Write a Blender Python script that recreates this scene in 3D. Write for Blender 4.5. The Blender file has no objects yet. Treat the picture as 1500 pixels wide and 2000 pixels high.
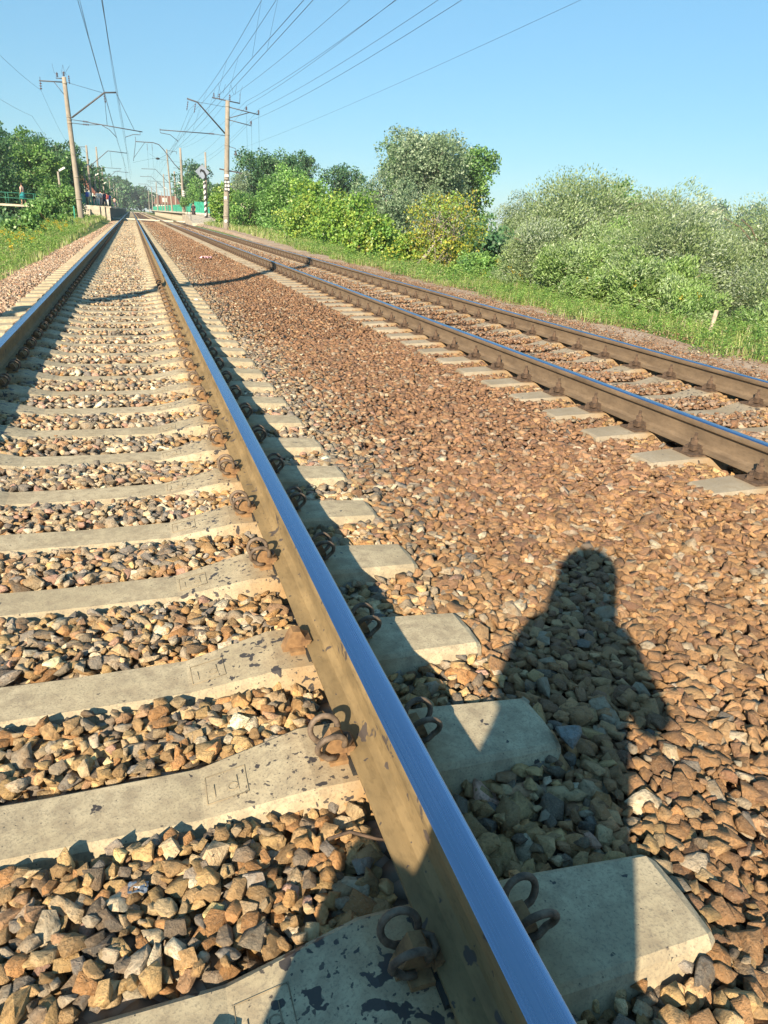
import bpy, bmesh, math, random
import numpy as np
from mathutils import Vector, Matrix
R = math.radians
sc = bpy.context.scene
col = sc.collection
# ------------------------------------------------------------------ camera
cd = bpy.data.cameras.new("camera"); cam = bpy.data.objects.new("camera", cd); col.objects.link(cam)
RT = (0.94793, -0.07344, 0.30988)
D1 = np.array([-493.7, -591.7, 1370.0]); D1 = D1 / np.linalg.norm(D1)
UPV = np.array([.057, -1, -(.057 * -493.7 + 591.7) / 1370.0]); UPV = UPV / np.linalg.norm(UPV)
RTV = np.cross(D1, UPV); RTV /= np.linalg.norm(RTV)
m3 = np.array([RTV, D1, UPV])            # image axes (right, down, forward) -> world
M = Matrix([[m3[0][0], -m3[0][1], -m3[0][2], 0], [m3[1][0], -m3[1][1], -m3[1][2], 0],
            [m3[2][0], -m3[2][1], -m3[2][2], 1.061], [0, 0, 0, 1]])
cam.matrix_world = M
cd.sensor_fit = 'VERTICAL'; cd.sensor_height = 36; cd.sensor_width = 27; cd.lens = 24.66
cd.clip_start = 0.02; cd.clip_end = 9000
sc.camera = cam
CAMW = m3.T  # world -> image axes rows
# ------------------------------------------------------------------ light
SUN_AZ, SUN_EL = 37.8, 27.4              # shadows run towards azimuth 37.8 deg (from +Y to +X)
sd = bpy.data.lights.new("sun", 'SUN'); sun = bpy.data.objects.new("sun", sd); col.objects.link(sun)
sd.energy = 4.9; sd.angle = R(0.53); sd.color = (1.0, 0.84, 0.62)
dv = Vector((math.sin(R(SUN_AZ)) * math.cos(R(SUN_EL)), math.cos(R(SUN_AZ)) * math.cos(R(SUN_EL)), -math.sin(R(SUN_EL))))
sun.rotation_euler = dv.to_track_quat('-Z', 'Y').to_euler()
w = bpy.data.worlds.new("World"); sc.world = w; w.use_nodes = True
wn = w.node_tree; bg = wn.nodes['Background']
sky = wn.nodes.new('ShaderNodeTexSky'); sky.sky_type = 'NISHITA'; sky.sun_disc = False
sky.sun_elevation = R(SUN_EL); sky.sun_rotation = R(180 + SUN_AZ)
sky.air_density = 1.0; sky.dust_density = 0.0; sky.ozone_density = 2.0; sky.altitude = 100
shs = wn.nodes.new('ShaderNodeHueSaturation'); shs.inputs['Saturation'].default_value = 1.12
smx = wn.nodes.new('ShaderNodeMix'); smx.data_type = 'RGBA'; smx.blend_type = 'MULTIPLY'; smx.inputs[0].default_value = 1; smx.inputs[7].default_value = (.84, 1.0, 1.0, 1)
wn.links.new(sky.outputs[0], shs.inputs['Color']); wn.links.new(shs.outputs[0], smx.inputs[6]); stc = wn.nodes.new('ShaderNodeTexCoord'); ssx = wn.nodes.new('ShaderNodeSeparateXYZ'); wn.links.new(stc.outputs['Generated'], ssx.inputs[0])
srp = wn.nodes.new('ShaderNodeValToRGB'); se = srp.color_ramp.elements
se[0].position = 0.0; se[0].color = (.50, .60, .70, 1); se[1].position = .55; se[1].color = (1.30, 1.28, 1.20, 1)
for p_, c_ in ((.08, (.60, .68, .76)), (.20, (.82, .86, .90)), (.36, (1.08, 1.08, 1.05))):
    e_ = se.new(p_); e_.color = (*c_, 1)
wn.links.new(ssx.outputs[2], srp.inputs[0])
sm2 = wn.nodes.new('ShaderNodeMix'); sm2.data_type = 'RGBA'; sm2.blend_type = 'MULTIPLY'; sm2.inputs[0].default_value = 1
wn.links.new(smx.outputs[2], sm2.inputs[6]); wn.links.new(srp.outputs[0], sm2.inputs[7])
sm3 = wn.nodes.new('ShaderNodeMix'); sm3.data_type = 'RGBA'; sm3.inputs[0].default_value = .30; sm3.inputs[7].default_value = (1.7, 4.15, 5.6, 1)
wn.links.new(sm2.outputs[2], sm3.inputs[6]); wn.links.new(sm3.outputs[2], bg.inputs[0]); bg.inputs[1].default_value = 0.066
sc.view_settings.view_transform = 'Standard'; sc.view_settings.look = 'None'
sc.view_settings.exposure = 1.25; sc.view_settings.gamma = 1.0
sc.cycles.max_bounces = 6; sc.cycles.diffuse_bounces = 3; sc.cycles.glossy_bounces = 2
sc.cycles.transmission_bounces = 3; sc.cycles.transparent_max_bounces = 4
sc.cycles.use_denoising = True
sc.cycles.sample_clamp_indirect = 6.0

# ------------------------------------------------------------------ helpers
def tag(o, label=None, cat=None, group=None, kind=None):
    if label: o['label'] = label
    if cat: o['category'] = cat
    if group: o['group'] = group
    if kind: o['kind'] = kind
    return o

def np_mesh(name, V, F, mats=(), col_attr=None, mat_idx=None, smooth=False):
    """V (n,3); F list of (m,k) int arrays; col_attr (n,3); mat_idx list aligned with F (int or array)"""
    me = bpy.data.meshes.new(name)
    V = np.asarray(V, dtype=np.float32)
    me.vertices.add(len(V)); me.vertices.foreach_set('co', V.ravel())
    F = [np.asarray(f, dtype=np.int32) for f in F if len(f)]
    loops = np.concatenate([f.ravel() for f in F])
    totals = np.concatenate([np.full(len(f), f.shape[1], dtype=np.int32) for f in F])
    starts = np.concatenate([[0], np.cumsum(totals)[:-1]]).astype(np.int32)
    me.loops.add(len(loops)); me.loops.foreach_set('vertex_index', loops)
    me.polygons.add(len(totals)); me.polygons.foreach_set('loop_start', starts); me.polygons.foreach_set('loop_total', totals)
    if mat_idx is not None:
        mi = np.concatenate([np.full(len(f), m, dtype=np.int32) if np.isscalar(m) else np.asarray(m, dtype=np.int32) for f, m in zip(F, mat_idx)])
        me.polygons.foreach_set('material_index', mi)
    if smooth: me.polygons.foreach_set('use_smooth', np.ones(len(totals), dtype=bool))
    me.update(calc_edges=True)
    if col_attr is not None:
        a = me.color_attributes.new('Col', 'FLOAT_COLOR', 'POINT')
        c = np.ones((len(V), 4), dtype=np.float32); c[:, :3] = col_attr
        a.data.foreach_set('color', c.ravel())
    for m in mats: me.materials.append(m)
    return me

def add(name, me, parent=None, loc=None):
    o = bpy.data.objects.new(name, me); col.objects.link(o)
    if parent: o.parent = parent
    if loc is not None: o.location = loc
    return o

def empty(name, loc=(0, 0, 0), rz=0.0):
    o = bpy.data.objects.new(name, None); col.objects.link(o); o.location = loc; o.rotation_euler = (0, 0, rz)
    o.empty_display_size = .1
    return o

def copy_tree(o, loc=None, rz=None, parent=None):
    c = o.copy(); col.objects.link(c)
    if parent: c.parent = parent
    if loc is not None: c.location = loc
    if rz is not None: c.rotation_euler = (0, 0, rz)
    for k in list(o.children): copy_tree(k, parent=c)
    return c

class MB:
    """collects boxes, tubes, lathes and prisms into one mesh"""
    def __init__(s): s.v = []; s.f = []; s.m = []; s.sm = []
    def _add(s, vs, fs, m=0, sm=False):
        b = len(s.v); s.v += [tuple(x) for x in vs]
        for f in fs: s.f.append(tuple(i + b for i in f)); s.m.append(m); s.sm.append(sm)
        return s
    def box(s, c, d, m=0, rz=0.0, mat=None):
        hx, hy, hz = d[0] / 2, d[1] / 2, d[2] / 2
        vs = [Vector((x, y, z)) for z in (-hz, hz) for y in (-hy, hy) for x in (-hx, hx)]
        mm = mat if mat is not None else Matrix.Rotation(rz, 3, 'Z')
        vs = [mm @ v + Vector(c) for v in vs]
        return s._add(vs, [(0, 2, 3, 1), (4, 5, 7, 6), (0, 1, 5, 4), (1, 3, 7, 5), (3, 2, 6, 7), (2, 0, 4, 6)], m)
    def bar(s, a, b, wd, ht, m=0):
        a = Vector(a); b = Vector(b); d = b - a; q = d.to_track_quat('Y', 'Z').to_matrix()
        return s.box((a + b) / 2, (wd, d.length, ht), m, mat=q)
    def tube(s, pts, r, n=8, m=0, cap=True, sm=True):
        pts = [Vector(p) for p in pts]; k = len(pts)
        rr = r if isinstance(r, (list, tuple)) else [r] * k
        vs = []; prev = None
        for i, p in enumerate(pts):
            t = (pts[min(i + 1, k - 1)] - pts[max(i - 1, 0)]).normalized()
            if prev is None:
                u = t.orthogonal().normalized()
            else:
                u = (prev - t * prev.dot(t)); u = u.normalized() if u.length > 1e-6 else t.orthogonal().normalized()
            prev = u; v = t.cross(u)
            for j in range(n):
                a = 2 * math.pi * j / n; vs.append(p + (u * math.cos(a) + v * math.sin(a)) * rr[i])
        fs = [(i * n + j, i * n + (j + 1) % n, (i + 1) * n + (j + 1) % n, (i + 1) * n + j) for i in range(k - 1) for j in range(n)]
        s._add(vs, fs, m, sm)
        if cap:
            b = len(s.v) - len(vs)
            s.f.append(tuple(b + j for j in reversed(range(n)))); s.m.append(m); s.sm.append(False)
            s.f.append(tuple(b + (k - 1) * n + j for j in range(n))); s.m.append(m); s.sm.append(False)
        return s
    def prism(s, poly, axis, a, b, m=0):
        """extrude 2-D polygon along axis ('x','y','z') from a to b"""
        n = len(poly)
        def P(p, t):
            return {'y': (p[0], t, p[1]), 'x': (t, p[0], p[1]), 'z': (p[0], p[1], t)}[axis]
        vs = [P(p, a) for p in poly] + [P(p, b) for p in poly]
        fs = [(i, (i + 1) % n, n + (i + 1) % n, n + i) for i in range(n)] + [tuple(range(n))[::-1], tuple(range(n, 2 * n))]
        return s._add(vs, fs, m)
    def sphere(s, c, r, m=0, n=8, k=6, sc_=(1, 1, 1)):
        vs = [(c[0], c[1], c[2] - r * sc_[2])]
        for i in range(1, k):
            ph = math.pi * i / k - math.pi / 2
            for j in range(n):
                a = 2 * math.pi * j / n
                vs.append((c[0] + r * sc_[0] * math.cos(ph) * math.cos(a), c[1] + r * sc_[1] * math.cos(ph) * math.sin(a), c[2] + r * sc_[2] * math.sin(ph)))
        vs.append((c[0], c[1], c[2] + r * sc_[2])); L = len(vs) - 1
        fs = [(0, 1 + (j + 1) % n, 1 + j) for j in range(n)]
        for i in range(k - 2):
            for j in range(n): fs.append((1 + i * n + j, 1 + i * n + (j + 1) % n, 1 + (i + 1) * n + (j + 1) % n, 1 + (i + 1) * n + j))
        fs += [(1 + (k - 2) * n + j, 1 + (k - 2) * n + (j + 1) % n, L) for j in range(n)]
        return s._add(vs, fs, m, True)
    def mesh(s, name, mats):
        me = bpy.data.meshes.new(name); me.from_pydata(s.v, [], s.f)
        bm = bmesh.new(); bm.from_mesh(me); bmesh.ops.recalc_face_normals(bm, faces=bm.faces); bm.to_mesh(me); bm.free()
        for mt in (mats if isinstance(mats, (list, tuple)) else [mats]): me.materials.append(mt)
        me.polygons.foreach_set('material_index', s.m); me.polygons.foreach_set('use_smooth', s.sm)
        me.update(); return me
    def build(s, name, mats, parent=None, loc=None):
        return add(name, s.mesh(name, mats), parent, loc)

# ------------------------------------------------------------------ materials
class N:
    def __init__(s, name):
        s.mat = bpy.data.materials.new(name); s.mat.use_nodes = True; s.t = s.mat.node_tree
        s.b = s.t.nodes['Principled BSDF']; s.out = s.t.nodes['Material Output']
        s.b.inputs['Specular IOR Level'].default_value = 0.3
    def n(s, typ, **kw):
        nd = s.t.nodes.new(typ)
        for k, v in kw.items(): setattr(nd, k, v)
        return nd
    def l(s, a, b): s.t.links.new(a, b)
    def coord(s, kind='Object', scale=None):
        tc = s.n('ShaderNodeTexCoord'); o = tc.outputs[kind]
        if scale is not None:
            mp = s.n('ShaderNodeMapping'); mp.inputs['Scale'].default_value = scale; s.l(o, mp.inputs[0]); o = mp.outputs[0]
        return o
    def noise(s, vec, scale, detail=4, rough=.55, dist=0.0):
        nd = s.n('ShaderNodeTexNoise'); nd.inputs['Scale'].default_value = scale; nd.inputs['Detail'].default_value = detail
        nd.inputs['Roughness'].default_value = rough; nd.inputs['Distortion'].default_value = dist
        if vec is not None: s.l(vec, nd.inputs['Vector'])
        return nd.outputs['Fac']
    def ramp(s, fac, stops, interp='LINEAR'):
        r = s.n('ShaderNodeValToRGB'); r.color_ramp.interpolation = interp
        e = r.color_ramp.elements
        while len(e) < len(stops): e.new(.5)
        for i, (p, c) in enumerate(stops):
            e[i].position = p; e[i].color = (c, c, c, 1) if not isinstance(c, tuple) else (*c, 1)
        s.l(fac, r.inputs[0]); return r.outputs[0]
    def mix(s, fac, a, b, mode='MIX'):
        m = s.n('ShaderNodeMix', data_type='RGBA', blend_type=mode)
        for sock, v in ((m.inputs[0], fac), (m.inputs[6], a), (m.inputs[7], b)):
            if hasattr(v, 'links'): s.l(v, sock)
            elif isinstance(v, tuple): sock.default_value = (*v, 1)
            else: sock.default_value = v
        return m.outputs[2]
    def math(s, op, a, b=None, clamp=False):
        m = s.n('ShaderNodeMath', operation=op, use_clamp=clamp)
        for i, v in enumerate((a, b)):
            if v is None: continue
            if hasattr(v, 'links'): s.l(v, m.inputs[i])
            else: m.inputs[i].default_value = v
        return m.outputs[0]
    def bump(s, h, strength=.5, dist=.01):
        b = s.n('ShaderNodeBump'); b.inputs['Strength'].default_value = strength; b.inputs['Distance'].default_value = dist
        s.l(h, b.inputs['Height']); s.l(b.outputs[0], s.b.inputs['Normal'])
    def set(s, base=None, rough=None, metal=None):
        for k, v in (('Base Color', base), ('Roughness', rough), ('Metallic', metal)):
            if v is None: continue
            if hasattr(v, 'links'): s.l(v, s.b.inputs[k])
            elif isinstance(v, tuple): s.b.inputs[k].default_value = (*v, 1)
            else: s.b.inputs[k].default_value = v
        return s.mat

def plain(name, c, rough=.7, metal=0.0, var=.18, scale=9, bump=0.0, dark=None):
    s = N(name); v = s.coord(); f = s.noise(v, scale, 5, .6)
    lo = dark or tuple(x * (1 - var * 2.2) for x in c); hi = tuple(min(1, x * (1 + var)) for x in c)
    s.set(s.ramp(f, [(.3, lo), (.7, hi)]), rough, metal)
    if bump: s.bump(f, bump, .01)
    return s.mat

def mat_concrete_sleeper(old=False):
    s = N('sleeper_concrete'); v = s.coord()
    oi = s.n('ShaderNodeObjectInfo'); rv = s.n('ShaderNodeVectorMath', operation='SCALE'); s.l(oi.outputs['Location'], rv.inputs[0]); rv.inputs['Scale'].default_value = 3.7
    av = s.n('ShaderNodeVectorMath', operation='ADD'); s.l(v, av.inputs[0]); s.l(rv.outputs[0], av.inputs[1]); p = av.outputs[0]
    big = s.noise(p, 3.0, 4); mid = s.noise(p, 22, 6, .65); fine = s.noise(p, 160, 3, .7)
    c = s.mix(s.ramp(big, [(.35, 0.0), (.68, 1.0)]), *(((.24, .20, .145), (.36, .31, .235)) if old else ((.38, .32, .21), (.48, .41, .28))))
    c = s.mix(s.ramp(mid, [(.36, .8), (.60, 0.0)]), c, (.27, .22, .15))
    c = s.mix(s.ramp(fine, [(.50, 0.0), (.66, .6)]), c, (.17, .15, .115))
    # brake dust and tar near the rail seats (a stain of the concrete itself)
    sx = s.n('ShaderNodeSeparateXYZ'); s.l(v, sx.inputs[0])
    ax = s.math('ABSOLUTE', sx.outputs[0])
    d = s.math('ABSOLUTE', s.math('SUBTRACT', ax, .7975))
    near = s.ramp(d, [(.06, 1.0), (.24, 0.0)])
    ruf = s.math('MULTIPLY', near, s.ramp(s.noise(p, 9, 5, .6), [(.25, .25), (.65, 1.0)]))
    c = s.mix(s.math('MULTIPLY', ruf, .85), c, (.30, .175, .07))
    zone = s.ramp(s.math('ABSOLUTE', s.math('SUBTRACT', ax, .60)), [(.10, 1.0), (.30, 0.0)])
    wv = s.noise(p, 24, 3, .5, .3)
    thr = s.math('ADD', wv, s.math('MULTIPLY', zone, .09))
    blot = s.ramp(thr, [(.70, 0.0), (.72, 1.0)])
    wv2 = s.noise(p, 60, 2, .5); thr2 = s.math('ADD', wv2, s.math('MULTIPLY', zone, .10))
    blot2 = s.ramp(thr2, [(.74, 0.0), (.76, .9)])
    blot = s.math('MAXIMUM', blot, blot2)
    c = s.mix(blot, c, (.055, .048, .045))
    # little voids of the casting
    vo = s.n('ShaderNodeTexVoronoi'); vo.inputs['Scale'].default_value = 45; s.l(p, vo.inputs['Vector'])
    pit = s.ramp(vo.outputs['Distance'], [(.05, 1.0), (.11, 0.0)])
    pit = s.math('MULTIPLY', pit, s.ramp(s.noise(p, 12, 2), [(.40, 0.0), (.52, 1.0)]))
    c = s.mix(s.math('MULTIPLY', pit, .8), c, (.09, .08, .065))
    s.set(c, s.ramp(blot, [(0, .92), (1, .45)]))
    h = s.math('ADD', s.math('MULTIPLY', mid, .5), s.math('MULTIPLY', fine, .35)); h = s.math('SUBTRACT', h, s.math('MULTIPLY', pit, .6))
    s.bump(h, .45, .004); return s.mat

def mat_rail_side(name, lo, hi, spots):
    s = N(name); v = s.coord('Object', (1, .35, 1)); f = s.noise(v, 14, 5, .6); g = s.noise(v, 90, 4, .6)
    c = s.ramp(f, [(.3, lo), (.72, hi)])
    c = s.mix(s.ramp(g, [(.5, 0.0), (.8, .5)]), c, tuple(x * .55 for x in lo))
    if spots:
        vv = s.coord('Object', (1, .8, 1))
        b = s.ramp(s.math('ADD', s.noise(vv, 17, 3, .5, .4), 0.0), [(.655, 0.0), (.675, 1.0)])
        b2 = s.ramp(s.noise(vv, 48, 2, .5), [(.70, 0.0), (.72, 1.0)])
        c = s.mix(s.math('MAXIMUM', b, b2), c, (.075, .06, .052))
    s.set(c, .78); s.bump(g, .25, .003); return s.mat

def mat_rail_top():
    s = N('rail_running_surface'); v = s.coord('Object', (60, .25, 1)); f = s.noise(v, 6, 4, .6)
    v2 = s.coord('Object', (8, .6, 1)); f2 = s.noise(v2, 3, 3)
    s.set(s.ramp(f, [(.3, (.22, .30, .47)), (.7, (.31, .39, .56))]), s.ramp(s.math('ADD', s.math('MULTIPLY', f, .6), s.math('MULTIPLY', f2, .4)), [(.3, .16), (.7, .34)]), 1.0)  # blue of the reflected sky is put into the steel's base colour
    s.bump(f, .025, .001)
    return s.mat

def mat_stone():
    s = N('crushed_stone'); a = s.n('ShaderNodeAttribute', attribute_name='Col'); v = s.coord()
    f = s.noise(v, 55, 5, .65); g = s.noise(v, 230, 4, .7); h = s.noise(v, 18, 3)
    k2 = s.noise(v, 110, 6, .75, .8)
    c = s.mix(s.ramp(f, [(.32, .55), (.50, 0.0)]), a.outputs['Color'], (.13, .085, .05))
    c = s.mix(s.ramp(g, [(.52, 0.0), (.75, .4)]), c, (.58, .46, .31))
    c = s.mix(s.ramp(k2, [(.32, .6), (.42, 0.0)]), c, (.10, .07, .05))
    c = s.mix(s.ramp(h, [(.5, 0.0), (.75, .45)]), c, (.36, .20, .075))
    s.set(c, .88)
    s.bump(s.math('ADD', s.math('ADD', f, k2), s.math('MULTIPLY', g, .5)), .95, .009); return s.mat

def mat_ballast_bed():
    s = N('ballast_bed'); v = s.coord()
    sx = s.n('ShaderNodeSeparateXYZ'); s.l(v, sx.inputs[0])
    vo = s.n('ShaderNodeTexVoronoi'); vo.inputs['Scale'].default_value = 19; vo.inputs['Randomness'].default_value = 1; s.l(v, vo.inputs['Vector'])
    cs = s.n('ShaderNodeSeparateColor'); s.l(vo.outputs['Color'], cs.inputs[0])
    brown = s.ramp(cs.outputs[0], [(0, (.13, .072, .042)), (.5, (.21, .115, .064)), (1, (.30, .19, .12))])
    grey = s.ramp(cs.outputs[0], [(0, (.17, .14, .11)), (.5, (.29, .24, .19)), (1, (.42, .37, .31))])
    mid = s.ramp(s.math('MULTIPLY', s.math('ADD', sx.outputs[0], s.math('MULTIPLY', s.noise(v, 1.2, 3), .6)), .1), [(.075, 0.0), (.11, 1.0), (.5, 1.0), (.60, .5)])
    c = s.mix(mid, grey, brown)
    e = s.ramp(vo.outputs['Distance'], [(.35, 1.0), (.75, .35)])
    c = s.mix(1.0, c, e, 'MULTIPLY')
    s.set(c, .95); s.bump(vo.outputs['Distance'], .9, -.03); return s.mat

def mat_ground():
    s = N('soil_and_turf'); v = s.coord(); f = s.noise(v, .8, 5, .6); g = s.noise(v, 14, 5, .7)
    c = s.ramp(f, [(.3, (.12, .19, .04)), (.6, (.18, .25, .06)), (.8, (.22, .22, .09))])
    c = s.mix(s.ramp(g, [(.4, .5), (.7, 0.0)]), c, (.05, .06, .02))
    s.set(c, .95); s.bump(g, .8, .05); return s.mat

def mat_path():
    s = N('gravel_path'); v = s.coord(); f = s.noise(v, 2.2, 5, .6); g = s.noise(v, 60, 5, .75)
    c = s.ramp(f, [(.35, (.36, .23, .14)), (.6, (.50, .39, .29)), (.8, (.60, .52, .42))])
    c = s.mix(s.ramp(g, [(.4, .5), (.65, 0.0)]), c, (.11, .08, .06))
    s.set(c, .95); s.bump(g, .4, .015); return s.mat

def mat_leaf(name, trans=.35):
    m = bpy.data.materials.new(name); m.use_nodes = True; t = m.node_tree; t.nodes.clear()
    o = t.nodes.new('ShaderNodeOutputMaterial'); a = t.nodes.new('ShaderNodeAttribute'); a.attribute_name = 'Col'
    d = t.nodes.new('ShaderNodeBsdfDiffuse'); tr = t.nodes.new('ShaderNodeBsdfTranslucent'); gl = t.nodes.new('ShaderNodeBsdfGlossy'); gl.inputs['Roughness'].default_value = .45
    gl.inputs['Color'].default_value = (.6, .6, .6, 1)
    mx = t.nodes.new('ShaderNodeMixShader'); mx.inputs[0].default_value = trans
    m2 = t.nodes.new('ShaderNodeMixShader'); m2.inputs[0].default_value = .05
    hs = t.nodes.new('ShaderNodeHueSaturation'); hs.inputs['Value'].default_value = 1.15; hs.inputs['Saturation'].default_value = 1.1
    t.links.new(a.outputs['Color'], d.inputs[0]); t.links.new(a.outputs['Color'], hs.inputs['Color']); t.links.new(hs.outputs[0], tr.inputs[0])
    t.links.new(d.outputs[0], mx.inputs[1]); t.links.new(tr.outputs[0], mx.inputs[2])
    t.links.new(mx.outputs[0], m2.inputs[1]); t.links.new(gl.outputs[0], m2.inputs[2]); t.links.new(m2.outputs[0], o.inputs[0])
    return m

def mat_bark(name, c):
    s = N(name); v = s.coord('Object', (1, 1, .25)); f = s.noise(v, 18, 5, .65)
    s.set(s.ramp(f, [(.3, tuple(x * .5 for x in c)), (.7, c)]), .9); s.bump(f, .6, .02); return s.mat

def mat_pole():
    s = N('pole_concrete'); v = s.coord('Object', (1, 1, .4)); f = s.noise(v, 4, 6, .65); g = s.noise(v, 22, 4, .6)
    c = s.ramp(f, [(.3, (.20, .175, .145)), (.7, (.34, .30, .25))])
    c = s.mix(s.ramp(g, [(.55, 0.0), (.75, .6)]), c, (.15, .12, .10))
    s.set(c, .9); s.bump(g, .3, .02); return s.mat

def mat_stripes():
    s = N('spiral_stripes'); v = s.coord(); sx = s.n('ShaderNodeSeparateXYZ'); s.l(v, sx.inputs[0])
    ang = s.math('ARCTAN2', sx.outputs[1], sx.outputs[0])
    t = s.math('FRACT', s.math('ADD', s.math('MULTIPLY', sx.outputs[2], 1.7), s.math('MULTIPLY', ang, -1 / (2 * math.pi))))
    f = s.ramp(t, [(0, 1.0), (.5, 0.0)], 'CONSTANT')
    c = s.mix(f, (.05, .05, .055), (.66, .65, .62)); c = s.mix(s.ramp(s.noise(v, 14, 4), [(.5, 0.0), (.75, .6)]), c, (.25, .23, .2))
    s.set(c, .7); return s.mat

MC = mat_concrete_sleeper(); MC2 = mat_concrete_sleeper(True)
MR1 = mat_rail_side('rail_web_near_track', (.15, .108, .054), (.275, .195, .095), True)
MR2 = mat_rail_side('rail_web_far_track', (.12, .085, .055), (.215, .155, .10), False)
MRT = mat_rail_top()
MST = mat_stone(); MBB = mat_ballast_bed(); MG = mat_ground(); MP = mat_path()
MLEAF = mat_leaf('leaf'); MGRASS = mat_leaf('grass_blade', .4)
MBK = mat_bark('bark_brown', (.17, .13, .095)); MBKG = mat_bark('bark_grey', (.36, .33, .28))
MPOLE = mat_pole(); MSTR = mat_stripes()
MCLIP = plain('spring_clip_steel', (.155, .115, .082), .65, .1, .35, 40, .3, dark=(.05, .037, .03))
MSH = plain('cast_iron_shoulder', (.25, .15, .07), .8, 0, .3, 30, .3, dark=(.13, .075, .04))
MSH2 = plain('rusty_fastening', (.115, .075, .05), .8, .1, .3, 30, .3, dark=(.045, .033, .026))
MRUB = plain('rubber_pad', (.035, .033, .03), .8)
MSTEEL = plain('galvanised_bracket', (.10, .095, .10), .55, .3, .2)
MINS = plain('brown_insulator', (.10, .055, .05), .3, 0, .2)
MWIRE = plain('wire_copper', (.035, .033, .03), .5, .3)
MWHITE = plain('white_enamel', (.72, .72, .70), .5)
MBLACK = plain('black_paint', (.02, .02, .022), .5)
MSIGN = plain('weathered_sign_back', (.24, .28, .35), .5, 0, .08, 3)
MSLAB = plain('platform_concrete', (.46, .41, .33), .9, 0, .18, 2.5, .3)
MSLAB2 = plain('platform_slab_edge', (.60, .55, .46), .9, 0, .2, 1.2, .3)
MGREEN = plain('green_fence_paint', (.04, .30, .21), .6, 0, .2, 3)
MWALL = plain('white_plaster', (.70, .68, .60), .9, 0, .1, 2)
MROOF = plain('red_roof_tiles', (.20, .085, .06), .8, 0, .2, 4)
MGLASS = plain('dark_window', (.03, .035, .04), .2)
MWOOD = plain('old_wood', (.16, .12, .095), .9, 0, .3, 12, .4)
MSKIN = plain('skin', (.50, .30, .20), .6, 0, .08, 10)
MHAIR = plain('dark_hair', (.045, .03, .02), .6, 0, .3, 60)
def cloth(name, c): return plain(name, c, .85, 0, .12, 8)

# ------------------------------------------------------------------ terrain
T1, T2 = -0.3015, 4.192                     # track centre lines
def sstep(a, b, x): t = np.clip((x - a) / (b - a), 0, 1); return t * t * (3 - 2 * t)
def ballast_top(X, Y):
    X = np.asarray(X, float)
    z = np.full(X.shape, -.262) + .010 * (np.abs(X - T1) < .75)
    z = z + .03 * np.exp(-((X - 1.95) / .8) ** 2) * -1.0
    z = np.where(X < -1.75, z - .26 * sstep(-1.75, -3.2, X), z)
    z = np.where(X > 5.7, z - .10 * sstep(5.7, 7.2, X), z)
    near2 = sstep(2.3, 3.0, X) * (1 - sstep(5.4, 5.9, X))
    z = z + .035 * near2
    z = z + .022 * np.exp(-((X - T1 - 1.25) / .22) ** 2) - .006 * np.exp(-((X - T2 + 1.15) / .25) ** 2)
    return z + .010 * np.sin(X * 3.1 + Y * .9) * np.sin(Y * 1.7)
def ground_z(X, Y):
    X = np.asarray(X, float); Y = np.asarray(Y, float)
    z = np.full(np.broadcast(X, Y).shape, -.36)
    # cess on both sides rises gently towards the station
    rise = sstep(25, 62, Y)
    z = np.where(X < -2.6, -.50 + .46 * rise + 0 * X, z)
    z = np.where(X > 6.6, -.40 + .28 * rise + 0 * X, z)
    lw = 3.4 * sstep(-5.0, -13, X) * (1 - sstep(150, 260, Y))
    z = z - lw
    rw = 4.6 * sstep(9.4, 22, X)
    z = z - rw
    far = np.hypot(X, Y)
    z = z + 34 * sstep(300, 700, far) * sstep(.62, 1.0, X / np.maximum(Y, 1)) * (Y > 0)
    z = z + 9 * sstep(-12, -45, X) * sstep(20, 120, Y)
    z = z + .05 * np.sin(X * 1.3 + 2) * np.sin(Y * .8) * (np.abs(X - 2) > 6)
    return z
def grid_mesh(name, xs, ys, fz, mats):
    X, Y = np.meshgrid(xs, ys); Z = fz(X, Y); nx, ny = len(xs), len(ys)
    V = np.stack([X.ravel(), Y.ravel(), Z.ravel()], 1)
    i = np.arange(nx - 1)[None, :] + nx * np.arange(ny - 1)[:, None]; i = i.ravel()
    F = np.stack([i, i + 1, i + nx + 1, i + nx], 1)
    return np_mesh(name, V, [F], mats, smooth=True)
def lines(*seg):
    out = []
    for a, b, st in seg: out += list(np.arange(a, b, st))
    return np.array(out + [seg[-1][1]])
xs = lines((-3000, -300, 300), (-300, -40, 20), (-40, 40, 1.0), (40, 300, 20), (300, 3000, 150))
ys = lines((-600, -40, 80), (-40, 150, 2.0), (150, 400, 12), (400, 3500, 155))
g = add('ground', grid_mesh('ground', xs, ys, ground_z, [MG])); tag(g, kind='structure')
xs = lines((-3.1, 7.0, .2)); ys = lines((-8, 40, .4), (40, 420, 4))
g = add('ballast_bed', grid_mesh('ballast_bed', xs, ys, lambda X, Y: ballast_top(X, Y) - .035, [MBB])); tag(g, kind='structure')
def path_z(X, Y): return np.maximum(ground_z(X, Y), -.42) + .05 + .02 * np.sin(Y * 2.1)
g = add('footpath', grid_mesh('footpath', lines((6.3, 7.9, .2)), lines((-8, 90, 1.0)), lambda X, Y: np.where(X > 7.75, ground_z(X, Y) - .04, path_z(X, Y)), [MP])); tag(g, kind='structure')

# ------------------------------------------------------------------ rails
half = [(0, 0), (.075, 0), (.075, .011), (.030, .022), (.013, .040), (.0095, .060), (.0095, .110), (.013, .128), (.034, .139), (.0372, .146)]
prof = [(-x, z) for x, z in half[:0:-1]] + half[1:]
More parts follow.
